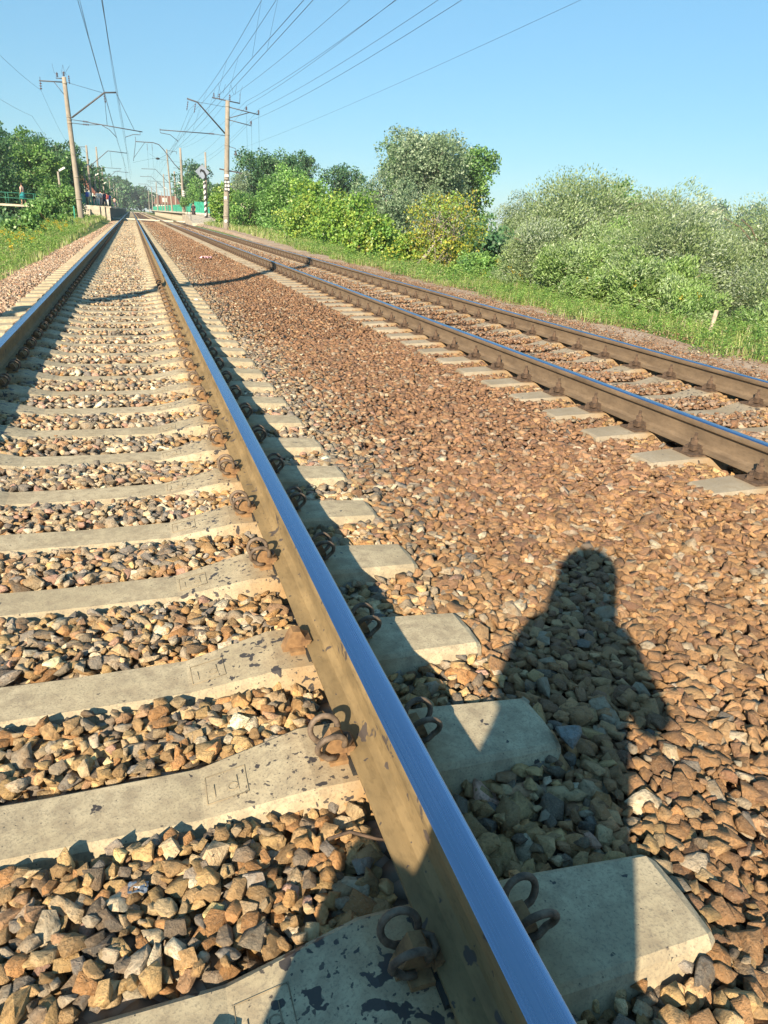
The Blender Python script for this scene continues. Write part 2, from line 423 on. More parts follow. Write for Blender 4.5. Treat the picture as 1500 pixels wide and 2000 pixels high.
# profile anticlockwise from foot: build explicit ring
right = [(.075, 0), (.075, .011), (.030, .022), (.013, .040), (.0095, .060), (.0095, .110), (.013, .128), (.034, .139), (.0372, .146), (.0375, .166)]
top = [(.0350, .1735), (.0300, .1768), (.0200, .1790), (.0100, .1798), (0, .1800)]
ring = [(x, z) for x, z in right + top] + [(-x, z) for x, z in (right + top[:-1])[::-1]]
def rail_mesh(name, mside):
    ysr = np.concatenate([np.arange(-6, 20, 1.0), np.arange(20, 420, 10.0)]); k = len(ring); n = len(ysr)
    V = np.array([(x, y, z - .18) for y in ysr for x, z in ring])
    F = []; MI = []
    for j in range(k):
        j2 = (j + 1) % k; a = ring[j]; b = ring[j2]
        i = np.arange(n - 1) * k
        F.append(np.stack([i + j, i + k + j, i + k + j2, i + j2], 1))
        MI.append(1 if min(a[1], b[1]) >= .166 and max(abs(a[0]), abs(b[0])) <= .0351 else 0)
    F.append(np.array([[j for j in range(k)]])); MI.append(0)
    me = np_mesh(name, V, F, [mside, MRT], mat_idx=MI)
    bm = bmesh.new(); bm.from_mesh(me); bmesh.ops.recalc_face_normals(bm, faces=bm.faces); bm.to_mesh(me); bm.free()
    sm = np.zeros(len(me.polygons), dtype=bool); mi = np.zeros(len(me.polygons), dtype=np.int32); me.polygons.foreach_get('material_index', mi)
    me.polygons.foreach_set('use_smooth', np.ones(len(mi), dtype=bool)); me.set_sharp_from_angle(angle=R(28)); me.update()
    return me
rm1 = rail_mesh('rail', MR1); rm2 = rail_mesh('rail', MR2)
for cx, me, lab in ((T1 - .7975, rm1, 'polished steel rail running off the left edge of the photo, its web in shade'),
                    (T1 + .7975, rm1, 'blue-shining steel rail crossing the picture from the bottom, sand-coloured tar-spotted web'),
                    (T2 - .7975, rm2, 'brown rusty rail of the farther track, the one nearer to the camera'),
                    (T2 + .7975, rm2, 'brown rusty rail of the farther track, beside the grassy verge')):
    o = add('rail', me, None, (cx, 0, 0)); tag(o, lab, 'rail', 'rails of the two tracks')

# ------------------------------------------------------------------ sleepers
secs = [(-1.30, -.214, .094), (-1.28, -.207, .104), (-.98, -.193, .118), (-.62, -.193, .118), (-.48, -.222, .104), (-.36, -.246, .092), (0, -.250, .088),
        (.36, -.246, .092), (.48, -.222, .104), (.62, -.193, .118), (.98, -.193, .118), (1.28, -.207, .104), (1.30, -.214, .094)]
def sleeper_mb(mb=None):
    mb = mb or MB(); rows = []
    for x, zt, hw in secs:
        e = .004 if abs(x) < 1.29 else .02
        rows.append([(x, -(hw + .045), -.40), (x, -(hw + .030), zt - .085), (x, -hw - .006, zt - .012), (x, -hw + .008, zt - e * .3),
                     (x, 0, zt), (x, hw - .008, zt - e * .3), (x, hw + .006, zt - .012), (x, hw + .030, zt - .085), (x, hw + .045, -.40)])
    k = 9; vs = [v for r in rows for v in r]; fs = []
    for i in range(len(rows) - 1):
        for j in range(k - 1): fs.append((i * k + j, i * k + j + 1, (i + 1) * k + j + 1, (i + 1) * k + j))
    fs.append(tuple(range(k))); fs.append(tuple((len(rows) - 1) * k + j for j in range(k))[::-1])
    mb._add(vs, fs, 0); return mb
def clip_path(sgn):
    """one half of the spring clip: from the foot of the rail up, round and back under the shoulder"""
    pts = []
    cx, cz, r = -.131, -.134, .034
    pts.append((-.070, .012 * sgn, -.148)); pts.append((-.080, .020 * sgn, -.150))
    for i in range(15):
        a = R(-18 + i * 245 / 14)
        yy = (.028 + .014 * math.sin(i / 14 * math.pi)) * sgn
        pts.append((cx + .004 + r * math.cos(a) * 1.06, yy, cz + r * math.sin(a)))
    pts.append((cx - .004, .030 * sgn, cz - r - .006)); pts.append((cx + .018, .030 * sgn, cz - r - .008))
    return pts
def clip_mesh(n=10):
    mb = MB()
    L = clip_path(-1); Rr = clip_path(1)
    mb.tube(L[::-1] + Rr, .0075, n)
    return mb.mesh('rail_clip', [MCLIP])
def shoulder_mb(mb=None, m=0):
    mb = mb or MB()
    # cast shoulder: sloping block with a rib, standing on the sleeper next to the rail foot
    mb.prism([(-.150, -.197), (-.077, -.197), (-.080, -.150), (-.092, -.128), (-.118, -.124), (-.132, -.150)], 'y', -.019, .019, m)
    mb.box((-.098, 0, -.187), (.062, .090, .012), m)
    mb.prism([(-.081, -.180), (-.075, -.180), (-.060, -.157), (-.080, -.150)], 'y', -.030, .030, m)
    return mb
SLE = sleeper_mb().mesh('railway_sleeper', [MC]); SLE2 = sleeper_mb().mesh('railway_sleeper', [MC2])
CLIP = clip_mesh(); SHD = shoulder_mb().mesh('anchor_shoulder', [MSH])
pad = MB(); pad.box((0, 0, -.1865), (.165, .19, .011)); PAD = pad.mesh('rail_pad', [MRUB])
# bolted fastening of the far track: ribbed plate, two bolts a side
def plate_mb(mb=None, m=0):
    mb = mb or MB(); mb.box((0, 0, -.1875), (.37, .165, .014), m)
    for s_ in (-1, 1): mb.box((s_ * .088, 0, -.168), (.018, .13, .028), m)
    return mb
def bolt_clamp_mb(mb=None, m=0, n=6):
    mb = mb or MB()
    mb.prism([(-.125, -.172), (-.060, -.160), (-.055, -.140), (-.085, -.132), (-.125, -.140)], 'y', -.033, .033, m)
    mb.tube([(-.098, 0, -.14), (-.098, 0, -.062)], .012, n, m, sm=False)
    mb.tube([(-.098, 0, -.132), (-.098, 0, -.100)], .023, 6, m, sm=False)
    mb.tube([(-.098, 0, -.137), (-.098, 0, -.130)], .026, 10, m)
    mb.tube([(-.155, 0, -.185), (-.155, 0, -.137)], .011, n, m, sm=False)
    mb.tube([(-.155, 0, -.176), (-.155, 0, -.152)], .021, 6, m, sm=False)
    mb.tube([(-.155, 0, -.181), (-.155, 0, -.175)], .027, 10, m)
    return mb
PLT = plate_mb().mesh('base_plate', [MSH2]); BLT = bolt_clamp_mb().mesh('bolted_clamp', [MSH2])
def ordn(i):
    one = ['first', 'second', 'third', 'fourth', 'fifth', 'sixth', 'seventh', 'eighth', 'ninth', 'tenth', 'eleventh', 'twelfth', 'thirteenth', 'fourteenth',
           'fifteenth', 'sixteenth', 'seventeenth', 'eighteenth', 'nineteenth', 'twentieth']
    return one[i] if i < 20 else 'twenty-' + one[i - 20]
rng = random.Random(5)
def with_parts(t, track, full, skip=None):
    for rx in (-.7975, .7975):
        if track == 1:
            o = add('rail_pad', PAD, t, (rx, 0, 0))
            for s_ in (-1, 1):
                j = rng.uniform(-.006, .006)
                for nm, me in (('anchor_shoulder', SHD), ('rail_clip', CLIP)):
                    if nm == 'rail_clip' and skip == (rx, s_): continue
                    o = add(nm, me, t, (rx, j, 0))
                    o.rotation_euler = (0, 0, 0 if s_ < 0 else math.pi)
                    if nm == 'rail_clip': o.rotation_euler[2] += rng.uniform(-.05, .05)
        else:
            add('base_plate', PLT, t, (rx, 0, 0))
            for s_ in (-1, 1):
                o = add('bolted_clamp', BLT, t, (rx, 0, 0)); o.rotation_euler = (0, 0, (0 if s_ < 0 else math.pi) + rng.uniform(-.04, .04))
def far_sleeper(track):
    mb = sleeper_mb(); 
    for rx in (-.7975, .7975):
        for s_ in (-1, 1):
            sub = MB()
            if track == 1:
                shoulder_mb(sub, 1); sub.tube(clip_path(-1)[::-1] + clip_path(1), .0088, 4, 2)
            else:
                plate_mb(sub, 1) if s_ < 0 else None
                bolt_clamp_mb(sub, 1, 4)
            vs = [(rx - s_ * x * 1.0 if s_ > 0 else rx + x, -y if s_ > 0 else y, z) for x, y, z in sub.v]
            b = len(mb.v); mb.v += vs
            for f, m in zip(sub.f, sub.m): mb.f.append(tuple(i + b for i in f)); mb.m.append(m); mb.sm.append(False)
    return mb.mesh('railway_sleeper', [MC if track == 1 else MC2, MSH if track == 1 else MSH2, MCLIP])
FAR = {1: far_sleeper(1), 2: far_sleeper(2)}
Y1 = [.26, .80, 1.375, 1.86, 2.45, 2.985, 3.515, 4.06]
while Y1[-1] < 80: Y1.append(Y1[-1] + .5435)
Y2 = [2.36, 2.91, 3.45, 4.0]
while Y2[-1] < 80: Y2.append(Y2[-1] + .5435)
Y2 = [.2, .74, 1.28, 1.82] + Y2
SLEEPERS = []
feat = {1: 'stained with tar, half in the shadow at the bottom edge', 2: 'with tar blots beside a pair of spring loops', 3: 'whose spring clip is missing beside the shining rail'}
for tr, ys_, cx in ((1, Y1, T1), (2, Y2, T2)):
    ph = 'the near track' if tr == 1 else 'the farther track'
    vis = 0
    for i, y in enumerate(ys_[:148]):
        dz = rng.uniform(-.002, .002)
        SLEEPERS.append((cx, y))
        if y < 28:
            t = add('railway_sleeper', SLE if tr == 1 else SLE2, None, (cx, y, dz)); t.rotation_euler = (0, 0, rng.uniform(-.008, .008))
            with_parts(t, tr, True, (.7975, -1) if (tr == 1 and abs(y - 1.86) < .01) else None)
        else:
            t = add('railway_sleeper', FAR[tr], None, (cx, y, dz)); t.rotation_euler = (0, 0, rng.uniform(-.006, .006))
        inview = (tr == 1 and y > .5) or (tr == 2 and y > 2.6)
        if inview and vis < 26 and y < 15:
            if tr == 1:
                lab = f'concrete sleeper of the near track, {ordn(vis)} up from the bottom of the photo'
                if vis in feat and vis != 1: lab = f'{ordn(vis)} concrete sleeper of the near track from the bottom, ' + {2: 'its clip missing', 3: 'beyond the missing spring clip'}[vis]
            else:
                lab = f'concrete sleeper of the farther track, {ordn(vis)} from the right edge of the photo'
            vis += 1
        elif not inview: lab = f'concrete sleeper of {ph}, just outside the bottom or right edge of the photo'
        else: lab = f'small distant concrete sleeper of {ph}, at or beyond the pole shadow'
        tag(t, lab, 'sleeper', f'concrete sleepers under {ph}')
# cast marks in the concrete: a frame with the characters "1d"
mk = MB()
def groove(pts): mk.tube([(x, y, 0) for x, y in pts], .0013, 4)
groove([(-.05, -.045), (.05, -.045), (.05, .045), (-.05, .045), (-.05, -.045)])
groove([(-.03, -.030), (-.03, .012)])
groove([(.015 + .012 * math.cos(a * .5236), -.012 + .012 * math.sin(a * .5236)) for a in range(13)]); groove([(.027, -.028), (.027, .02)])
MARK = mk.mesh('cast_mark', [plain('dark_groove', (.27, .225, .155), .95)])
for o in list(col.objects):
    if o.name.startswith('railway_sleeper') and o.data is SLE and abs(o.location.x - T1) < .01 and .5 < o.location.y < 6:
        q = add('cast_mark', MARK, o, (.42, rng.uniform(-.012, .012), -.2335)); q.rotation_euler = (0, -.197, rng.uniform(-.06, .06))
# the sleepers past those, as one mass
mb = MB()
for cx, y0 in ((T1, Y1[147] + .5435), (T2, Y2[147] + .5435)):
    for i in range(420):
        y = y0 + i * .5435
        mb.box((cx, y, -.27), (2.7, .24, .13))
o = mb.build('distant_sleepers', [MC]); tag(o, 'distant concrete sleepers of both tracks running into the station', 'sleepers', kind='stuff')

# ------------------------------------------------------------------ ballast stones
def hull(seed, npts, jag):
    r = random.Random(seed); bm = bmesh.new()
    for i in range(npts):
        v = Vector((r.gauss(0, 1), r.gauss(0, 1), r.gauss(0, 1))).normalized()
        # squarish super-ellipsoid, so faces come out broad and edges sharp
        m_ = max(abs(v.x), abs(v.y), abs(v.z)); v = v * (1 + jag * (1 / m_ - 1)) * r.uniform(.82, 1.05)
        bm.verts.new(v)
    res = bmesh.ops.convex_hull(bm, input=bm.verts)
    bmesh.ops.delete(bm, geom=[e for e in res['geom_interior'] if isinstance(e, bmesh.types.BMVert)], context='VERTS')
    return bm
def hull_arrays(seed, npts, jag, bevel):
    bm = hull(seed, npts, jag)
    if bevel:
        bmesh.ops.dissolve_limit(bm, angle_limit=R(14), verts=bm.verts, edges=bm.edges)
        bmesh.ops.bevel(bm, geom=list(bm.edges), offset=.028, segments=1, affect='EDGES', profile=.6, clamp_overlap=True)
        bmesh.ops.recalc_face_normals(bm, faces=bm.faces)
    bmesh.ops.triangulate(bm, faces=bm.faces)
    bm.verts.index_update()
    V = np.array([v.co[:] for v in bm.verts]); F = np.array([[v.index for v in f.verts] for f in bm.faces]); bm.free()
    if bevel:
        rs = np.random.RandomState(seed); V = V * (1 + rs.uniform(-.035, .035, (len(V), 1)))
    return V, F
def euler_mats(a, b, c):
    ca, sa, cb, sb, cc, sc_ = np.cos(a), np.sin(a), np.cos(b), np.sin(b), np.cos(c), np.sin(c)
    Rz = np.zeros((len(a), 3, 3)); Rz[:, 0, 0] = ca; Rz[:, 0, 1] = -sa; Rz[:, 1, 0] = sa; Rz[:, 1, 1] = ca; Rz[:, 2, 2] = 1
    Rx = np.zeros((len(a), 3, 3)); Rx[:, 0, 0] = 1; Rx[:, 1, 1] = cb; Rx[:, 1, 2] = -sb; Rx[:, 2, 1] = sb; Rx[:, 2, 2] = cb
    Ry = np.zeros((len(a), 3, 3)); Ry[:, 1, 1] = 1; Ry[:, 0, 0] = cc; Ry[:, 0, 2] = sc_; Ry[:, 2, 0] = -sc_; Ry[:, 2, 2] = cc
    return Rz @ Rx @ Ry
rs = np.random.RandomState(11)
def in_view(X, Y, Z, mx=.35, my=.3):
    P = np.stack([X, Y, Z - 1.061], 1) @ m3          # -> image axes
    k = P[:, 2]; u = P[:, 0] / np.maximum(k, .05); v = P[:, 1] / np.maximum(k, .05)
    return (k > -.2) & (np.abs(u) < 750 / 1370 + mx) & (v < 1000 / 1370 + my) & (v > -1)
def blocked(X, Y, r):
    """true where a stone would sit inside a sleeper or a rail"""
    bad = np.zeros(len(X), bool)
    sl = np.array(sorted(set(y for c, y in SLEEPERS if c == T1))), np.array(sorted(set(y for c, y in SLEEPERS if c == T2)))
    for cx, sy in ((T1, sl[0]), (T2, sl[1])):
        i = np.clip(np.searchsorted(sy, Y), 1, len(sy) - 1)
        d = np.minimum(np.abs(Y - sy[i]), np.abs(Y - sy[i - 1]))
        bad |= (d < .112 + r * .42) & (np.abs(X - cx) < 1.28 + r * .2)
        for q in (-.7975, .7975): bad |= np.abs(X - cx - q) < .073 + r * .25
    return bad
PAL = {'rust': [((.235, .125, .072), .36), ((.30, .170, .100), .30), ((.19, .105, .068), .16), ((.36, .22, .125), .10), ((.28, .21, .15), .05), ((.40, .32, .24), .03)],
       'grey': [((.29, .24, .175), .24), ((.38, .29, .18), .22), ((.19, .17, .145), .18), ((.50, .43, .31), .12), ((.31, .19, .11), .14), ((.36, .22, .165), .06), ((.12, .11, .10), .06)],
       'pink': [((.29, .20, .145), .35), ((.36, .26, .19), .25), ((.22, .155, .12), .2), ((.35, .31, .25), .12), ((.28, .15, .09), .08)],
       'gold': [((.40, .27, .125), .26), ((.30, .195, .095), .24), ((.46, .34, .19), .14), ((.17, .135, .10), .18), ((.36, .19, .08), .12), ((.10, .085, .07), .04)],
       'orange': [((.36, .205, .098), .34), ((.29, .165, .082), .28), ((.42, .27, .14), .14), ((.21, .12, .068), .15), ((.38, .31, .22), .09)],
       'dust': [((.38, .22, .09), .4), ((.30, .19, .09), .3), ((.42, .28, .14), .3)]}
def pick(pal, n):
    cs = np.array([c for c, _ in PAL[pal]]); p = np.array([q for _, q in PAL[pal]]); p = p / p.sum()
    return cs[rs.choice(len(cs), n, p=p)]
def stone_colours(X, Y):
    n = len(X); u = rs.rand(n)
    c = pick('grey', n); rust = pick('rust', n); pink = pick('pink', n); dust = pick('dust', n)
    a = sstep(.95, 1.7, X + .25 * rs.randn(n) * .5)
    c = np.where((u < a * .95)[:, None], rust, c)
    c = np.where(((X < T1 - 1.3) & (u < .85))[:, None], pink, c)
    c = np.where(((X > T2 - .7) & (u < .45))[:, None], pink, c)
    gold = pick('gold', n); c = np.where((rs.rand(n) < .75 * (1 - sstep(1.3, 3.6, Y)) * (X < T1 + 1.5))[:, None], gold, c)
    orange = pick('orange', n); c = np.where((rs.rand(n) < .8 * (1 - sstep(1.8, 4.2, Y)) * sstep(.7, 1.2, X))[:, None], orange, c)
    for q in (T1 - .7975, T1 + .7975, T2 - .7975, T2 + .7975):
        near = np.exp(-((X - q) / .26) ** 2); c = np.where((rs.rand(n) < near * .65)[:, None], dust, c)
    dk = (1 - .14 * sstep(2.6, 6.5, Y) * sstep(.8, 1.6, X)) * (1 + .22 * (X < 1.0))
    return np.clip(c * dk[:, None] * np.exp(rs.randn(n, 1) * np.where(X > 1.0, .17, .26)[:, None]) * 1.04, .02, .9)
def stones(name, x0, x1, y0, y1, step, size, variants, layers, keep=1.0, mx=.35, extra=None):
    Vs = []; Fs = []; Cs = []; base = 0
    for lay, (dz, dens) in enumerate(layers):
        st = step / math.sqrt(dens)
        gx, gy = np.meshgrid(np.arange(x0, x1, st), np.arange(y0, y1, st))
        X = gx.ravel() + rs.uniform(-.48, .48, gx.size) * st; Y = gy.ravel() + rs.uniform(-.48, .48, gx.size) * st
        Z = ballast_top(X, Y)
        s = size * np.exp(rs.randn(len(X)) * .30); s = np.clip(s, size * .5, size * 1.9)
        ok = in_view(X, Y, Z, mx) & ~blocked(X, Y, s) & (rs.rand(len(X)) < keep)
        X, Y, Z, s = X[ok], Y[ok], Z[ok], s[ok]; n = len(X)
        Cc = stone_colours(X, Y)
        flat = rs.rand(n) < np.where(X > 1.0, .8, .55)
        A = np.stack([s * rs.uniform(.95, 1.45, n), s * rs.uniform(.75, 1.05, n), s * np.where(flat, rs.uniform(.42, .65, n), rs.uniform(.6, .9, n))], 1)
        Rm = euler_mats(rs.rand(n) * 6.28, rs.randn(n) * .33, rs.randn(n) * .33)
        zc = Z + dz - A[:, 2] * .55 + rs.uniform(-.008, .008, n)
        vi = rs.randint(0, len(variants), n)
        for k, (vv, ff) in enumerate(variants):
            sel = np.where(vi == k)[0]
            if not len(sel): continue
            P = np.einsum('nij,nkj->nki', Rm[sel], vv[None] * A[sel][:, None, :]) + np.stack([X[sel], Y[sel], zc[sel]], 1)[:, None, :]
            m_ = len(vv); Vs.append(P.reshape(-1, 3)); Cs.append(np.repeat(Cc[sel], m_, 0))
            Fs.append((ff[None] + (base + np.arange(len(sel)) * m_)[:, None, None]).reshape(-1, 3)); base += len(sel) * m_
    return np.concatenate(Vs), np.concatenate(Fs), np.concatenate(Cs)
near_v = [hull_arrays(100 + i, 15, .75, True) for i in range(28)]
mid_v = [hull_arrays(200 + i, 13, .7, False) for i in range(24)]
far_v = [hull_arrays(300 + i, 8, .6, False) for i in range(16)]
parts_ = [stones('a', -2.9, .62, -.6, 3.9, .0335, .0190, near_v, [(.014, 1.0), (-.002, .9), (-.022, .8)]),
          stones('a2', .62, 5.5, -.6, 3.9, .0375, .0222, near_v, [(.014, 1.0), (-.004, .9), (-.026, .8)]),
          stones('b', -3.3, 7.0, 3.88, 8.3, .039, .0222, mid_v, [(.014, 1.0), (-.008, .8)], mx=.25),
          stones('c', -3.3, 7.2, 8.25, 22.1, .048, .0255, far_v, [(.010, 1.0)], mx=.2),
          stones('d', -3.3, 7.0, 22, 42, .085, .030, far_v, [(.010, 1.0)], mx=.15),
          stones('e', -3.3, 6.6, 42, 96, .15, .040, far_v, [(.010, 1.0)], mx=.12),
          stones('f', 6.1, 8.3, 4.5, 26, .085, .014, far_v, [(.045, 1.0)], keep=.8)]
Vs, Fs, Cs = [], [], []; b = 0
for v, f, c in parts_: Vs.append(v); Fs.append(f + b); Cs.append(c); b += len(v)
print('stones tris', sum(map(len, Fs)))
o = add('gravel', np_mesh('gravel', np.concatenate(Vs), [np.concatenate(Fs)], [MST], np.concatenate(Cs)))
tag(o, 'crushed stone ballast, grey in the near track and rust brown between the tracks', 'ballast', kind='stuff')
# single stones lying on sleepers
def loose(x, y, z, s, c, lab, seed):
    vv, ff = hull_arrays(seed, 16, .75, True)
    A = np.array([s * 1.2, s, s * .75]); V = vv * A
    me = np_mesh('loose_stone', V, [ff], [MST], np.repeat(np.array([c]), len(V), 0)); o = add('loose_stone', me, None, (x, y, z + s * .45)); o.rotation_euler = (.1, .1, seed)
    tag(o, lab, 'stone')
loose(.005, .745, -.225, .030, (.26, .24, .20), 'grey stone lying on the bottommost sleeper of the near track', 41)
loose(-.88, 2.45, -.20, .028, (.30, .20, .13), 'dark small stone on a sleeper near the left edge', 43)
loose(-.93, 4.72, -.20, .036, (.46, .38, .25), 'pale yellowish stone at the shadow edge of the left rail', 44)
loose(1.02, 1.28, -.215, .038, (.25, .27, .27), 'bluish grey stone leaning on the sleeper end in the person\'s shadow', 45)
# ------------------------------------------------------------------ litter and small things
mb = MB(); mb.tube([(.31 + .05 * i, 1.12 - .012 * i + .01 * math.sin(i * 2), -.225 + .012 * math.sin(i * 1.3) + .02) for i in range(4)] + [(.43, 1.085, -.19)], .004, 6)
o = mb.build('rusty_wire', [MSH2]); tag(o, 'bent rusty wire lying on the stones beside the shining rail', 'wire')
def rag(name, loc, s, mat, lab, cat, seed):
    r = random.Random(seed); n = 7; vs = []; fs = []
    for i in range(n):
        for j in range(n): vs.append(((i / (n - 1) - .5) * s * 1.5 + r.uniform(-1, 1) * s * .06, (j / (n - 1) - .5) * s + r.uniform(-1, 1) * s * .06, r.uniform(0, 1) * s * .3))
    for i in range(n - 1):
        for j in range(n - 1): fs.append((i * n + j, i * n + j + 1, (i + 1) * n + j + 1, (i + 1) * n + j))
    mb = MB(); mb._add(vs, fs); me = mb.mesh(name, [mat]); o = add(name, me, None, loc); o.rotation_euler = (0, 0, seed)
    md = o.modifiers.new('thick', 'SOLIDIFY'); md.thickness = .002; tag(o, lab, cat); return o
rag('foil_scrap', (-.09, 1.13, -.235), .026, plain('foil', (.30, .35, .42), .3, .7), 'crumpled bluish foil scrap between the stones of the near track', 'litter', 3)
rag('litter_wrapper', (2.08, 23.8, -.24), .26, plain('wrapper_pink', (.75, .45, .50), .5), 'crumpled pink and white wrapper on the brown ballast between the tracks', 'litter', 4)
# bond wires on the web of the left rail
mb = MB()
for y in (4.55, 4.72): mb.tube([(-1.062, y, -.05), (-1.085, y, -.09), (-1.08, y, -.14), (-1.045, y + .02, -.165), (-.99, y + .05, -.19), (-.93, y + .05, -.23)], .006, 6)
o = mb.build('rail_bond_cable', [plain('bond_cable', (.22, .19, .15), .5, .4)]); tag(o, 'pair of bent bond cables against the web of the leftmost rail', 'cable')

# ------------------------------------------------------------------ grass and weeds
def blades(X, Y, Z, hmin, hmax, wd, pal, lean=.35):
    n = len(X); h = rs.uniform(hmin, hmax, n); a = rs.rand(n) * 6.28; w_ = wd * rs.uniform(.6, 1.4, n)
    lx = np.cos(a); ly = np.sin(a); px, py = -ly, lx; ln = rs.uniform(.05, lean, n) * h * 1.6
    P = np.zeros((n, 5, 3))
    P[:, 0] = np.stack([X - px * w_, Y - py * w_, Z - .02], 1); P[:, 1] = np.stack([X + px * w_, Y + py * w_, Z - .02], 1)
    mx_, my_ = X + lx * ln * .35, Y + ly * ln * .35
    P[:, 2] = np.stack([mx_ + px * w_ * .8, my_ + py * w_ * .8, Z + h * .6], 1); P[:, 3] = np.stack([mx_ - px * w_ * .8, my_ - py * w_ * .8, Z + h * .6], 1)
    P[:, 4] = np.stack([X + lx * ln, Y + ly * ln, Z + h], 1)
    c = np.array(pal)[rs.randint(0, len(pal), n)] * rs.uniform(.7, 1.25, (n, 1))
    i = np.arange(n) * 5
    return P.reshape(-1, 3), np.stack([i, i + 1, i + 2, i + 3], 1), np.stack([i + 3, i + 2, i + 4], 1), np.repeat(c, 5, 0)
def leaf_quads(P, L, W, dirs, nrm, c, fold=.0):
    """rhombic leaves: base P, long axis dirs, width across"""
    n = len(P); d = dirs / np.linalg.norm(dirs, axis=1, keepdims=True); s_ = np.cross(d, nrm); s_ /= np.maximum(np.linalg.norm(s_, axis=1, keepdims=True), 1e-6)
    L = np.broadcast_to(L, (n,))[:, None]; W = np.broadcast_to(W, (n,))[:, None]
    Q = np.zeros((n, 4, 3)); Q[:, 0] = P - d * L * .5; Q[:, 1] = P + s_ * W * .5 - d * L * .05; Q[:, 2] = P + d * L * .5; Q[:, 3] = P - s_ * W * .5 - d * L * .05
    i = np.arange(n) * 4
    return Q.reshape(-1, 3), np.stack([i, i + 1, i + 2, i + 3], 1), np.repeat(c, 4, 0)
GP = [(.24, .35, .08), (.30, .40, .11), (.36, .42, .15), (.19, .29, .07), (.44, .42, .20), (.42, .36, .22)]
def scatter(x0, x1, y0, y1, dens, fn, edge=None, mx=.2):
    n = int((x1 - x0) * (y1 - y0) * dens); X = rs.uniform(x0, x1, n); Y = rs.uniform(y0, y1, n)
    if edge is not None:
        k = edge(X, Y); X, Y = X[k], Y[k]
    Z = ground_z(X, Y); k = in_view(X, Y, Z + .3, mx); return X[k], Y[k], Z[k]
def patch(X, Y, f=.9): return (np.sin(X * 1.7 + Y * .6 * f) + np.sin(Y * 1.13 - X * .8) + np.sin(X * 3.3 - Y * 2.1) * .6) / 2.6
def edgeR(X, Y): return X > 7.6 + .55 * patch(X * .5, Y * 1.6) + rs.exponential(.12, len(X)) - .22
def edgeL(X, Y): return X < -2.62 + .15 * patch(X, Y * 1.5) + .1
def merge(lst, name, mat):
    V = []; C = []; F4 = []; F3 = []; b = 0
    for item in lst:
        if len(item) == 4: v, q, t3, c = item; F3.append(t3 + b)
        else: v, q, c = item
        V.append(v); F4.append(q + b); C.append(c); b += len(v)
    fl = [np.concatenate(F4)] + ([np.concatenate(F3)] if F3 else [])
    return add(name, np_mesh(name, np.concatenate(V), fl, [mat], np.concatenate(C)))
G = []
for (x0, x1, y0, y1, d, h0, h1, wd, e) in ((7.3, 10.5, 5.0, 20, 380, .04, .24, .006, edgeR), (7.3, 11, 20, 45, 190, .08, .32, .011, edgeR), (7.4, 11, 45, 92, 60, .15, .5, .022, edgeR),
                                         (-6, -2.4, 7, 22, 360, .04, .22, .006, edgeL), (-8, -2.4, 22, 50, 190, .06, .28, .011, edgeL), (-9, -2.4, 50, 90, 70, .12, .35, .022, edgeL)):
    X, Y, Z = scatter(x0, x1, y0, y1, d, None, e)
    k = patch(X, Y) + rs.randn(len(X)) * .35 > -.30; X, Y, Z = X[k], Y[k], Z[k]
    hf = .55 + .45 * np.clip(.5 + patch(X * 1.3 + 3, Y * .7), 0, 1)
    v, q, t3, c = blades(X, Y, Z, h0, h1, wd, GP); 
    G.append((v, q, t3, c))
# broad-leaved weeds: stems with leaf pairs
def weeds(x0, x1, y0, y1, dens, e, leaf, hmax, pal, per=16):
    X, Y, Z = scatter(x0, x1, y0, y1, dens, None, e); n = len(X)
    if n == 0: return None
    H_ = rs.uniform(.4, 1, n) * hmax * (.6 + .5 * np.clip(.5 + patch(X + 5, Y * .8), 0, 1)); k = np.repeat(np.arange(n), per); t = rs.rand(len(k)) ** .8
    a = rs.rand(len(k)) * 6.28; rad = (1 - t) * .12 + leaf * .5
    lx = rs.randn(n) * .12
    P = np.stack([X[k] + np.cos(a) * rad + lx[k] * t * H_[k], Y[k] + np.sin(a) * rad, Z[k] + t * H_[k]], 1)
    d = np.stack([np.cos(a), np.sin(a), rs.uniform(-.2, .9, len(k))], 1)
    nn = np.stack([rs.randn(len(k)) * .4, rs.randn(len(k)) * .4, np.ones(len(k))], 1)
    c0 = np.array(pal)[rs.randint(0, len(pal), n)]; c = c0[k] * rs.uniform(.75, 1.25, (len(k), 1))
    return leaf_quads(P, leaf * rs.uniform(.6, 1.3, len(k)), leaf * .45, d, nn, c)
WP = [(.20, .35, .08), (.27, .43, .10), (.16, .29, .08), (.35, .45, .14)]
for a in ((7.1, 9.8, 5.5, 18, 40, edgeR, .045, .40, WP, 38), (7.3, 10.5, 18, 40, 24, edgeR, .075, .5, WP, 22), (7.8, 10.5, 40, 90, 4, edgeR, .14, .6, WP, 14),
          (-6, -2.6, 10, 24, 26, edgeL, .055, .4, WP, 30), (-8, -2.7, 24, 50, 18, edgeL, .085, .55, WP, 20), (-9, -2.8, 50, 88, 4, edgeL, .14, .5, WP, 14),
          (1.4, 2.9, 22, 34, .12, None, .05, .12, WP, 30)):
    r_ = weeds(*a)
    if r_: G.append(r_)
o = merge(G, 'grass', MGRASS); tag(o, 'tall bright green grass and weeds on both verges', 'grass', kind='stuff')
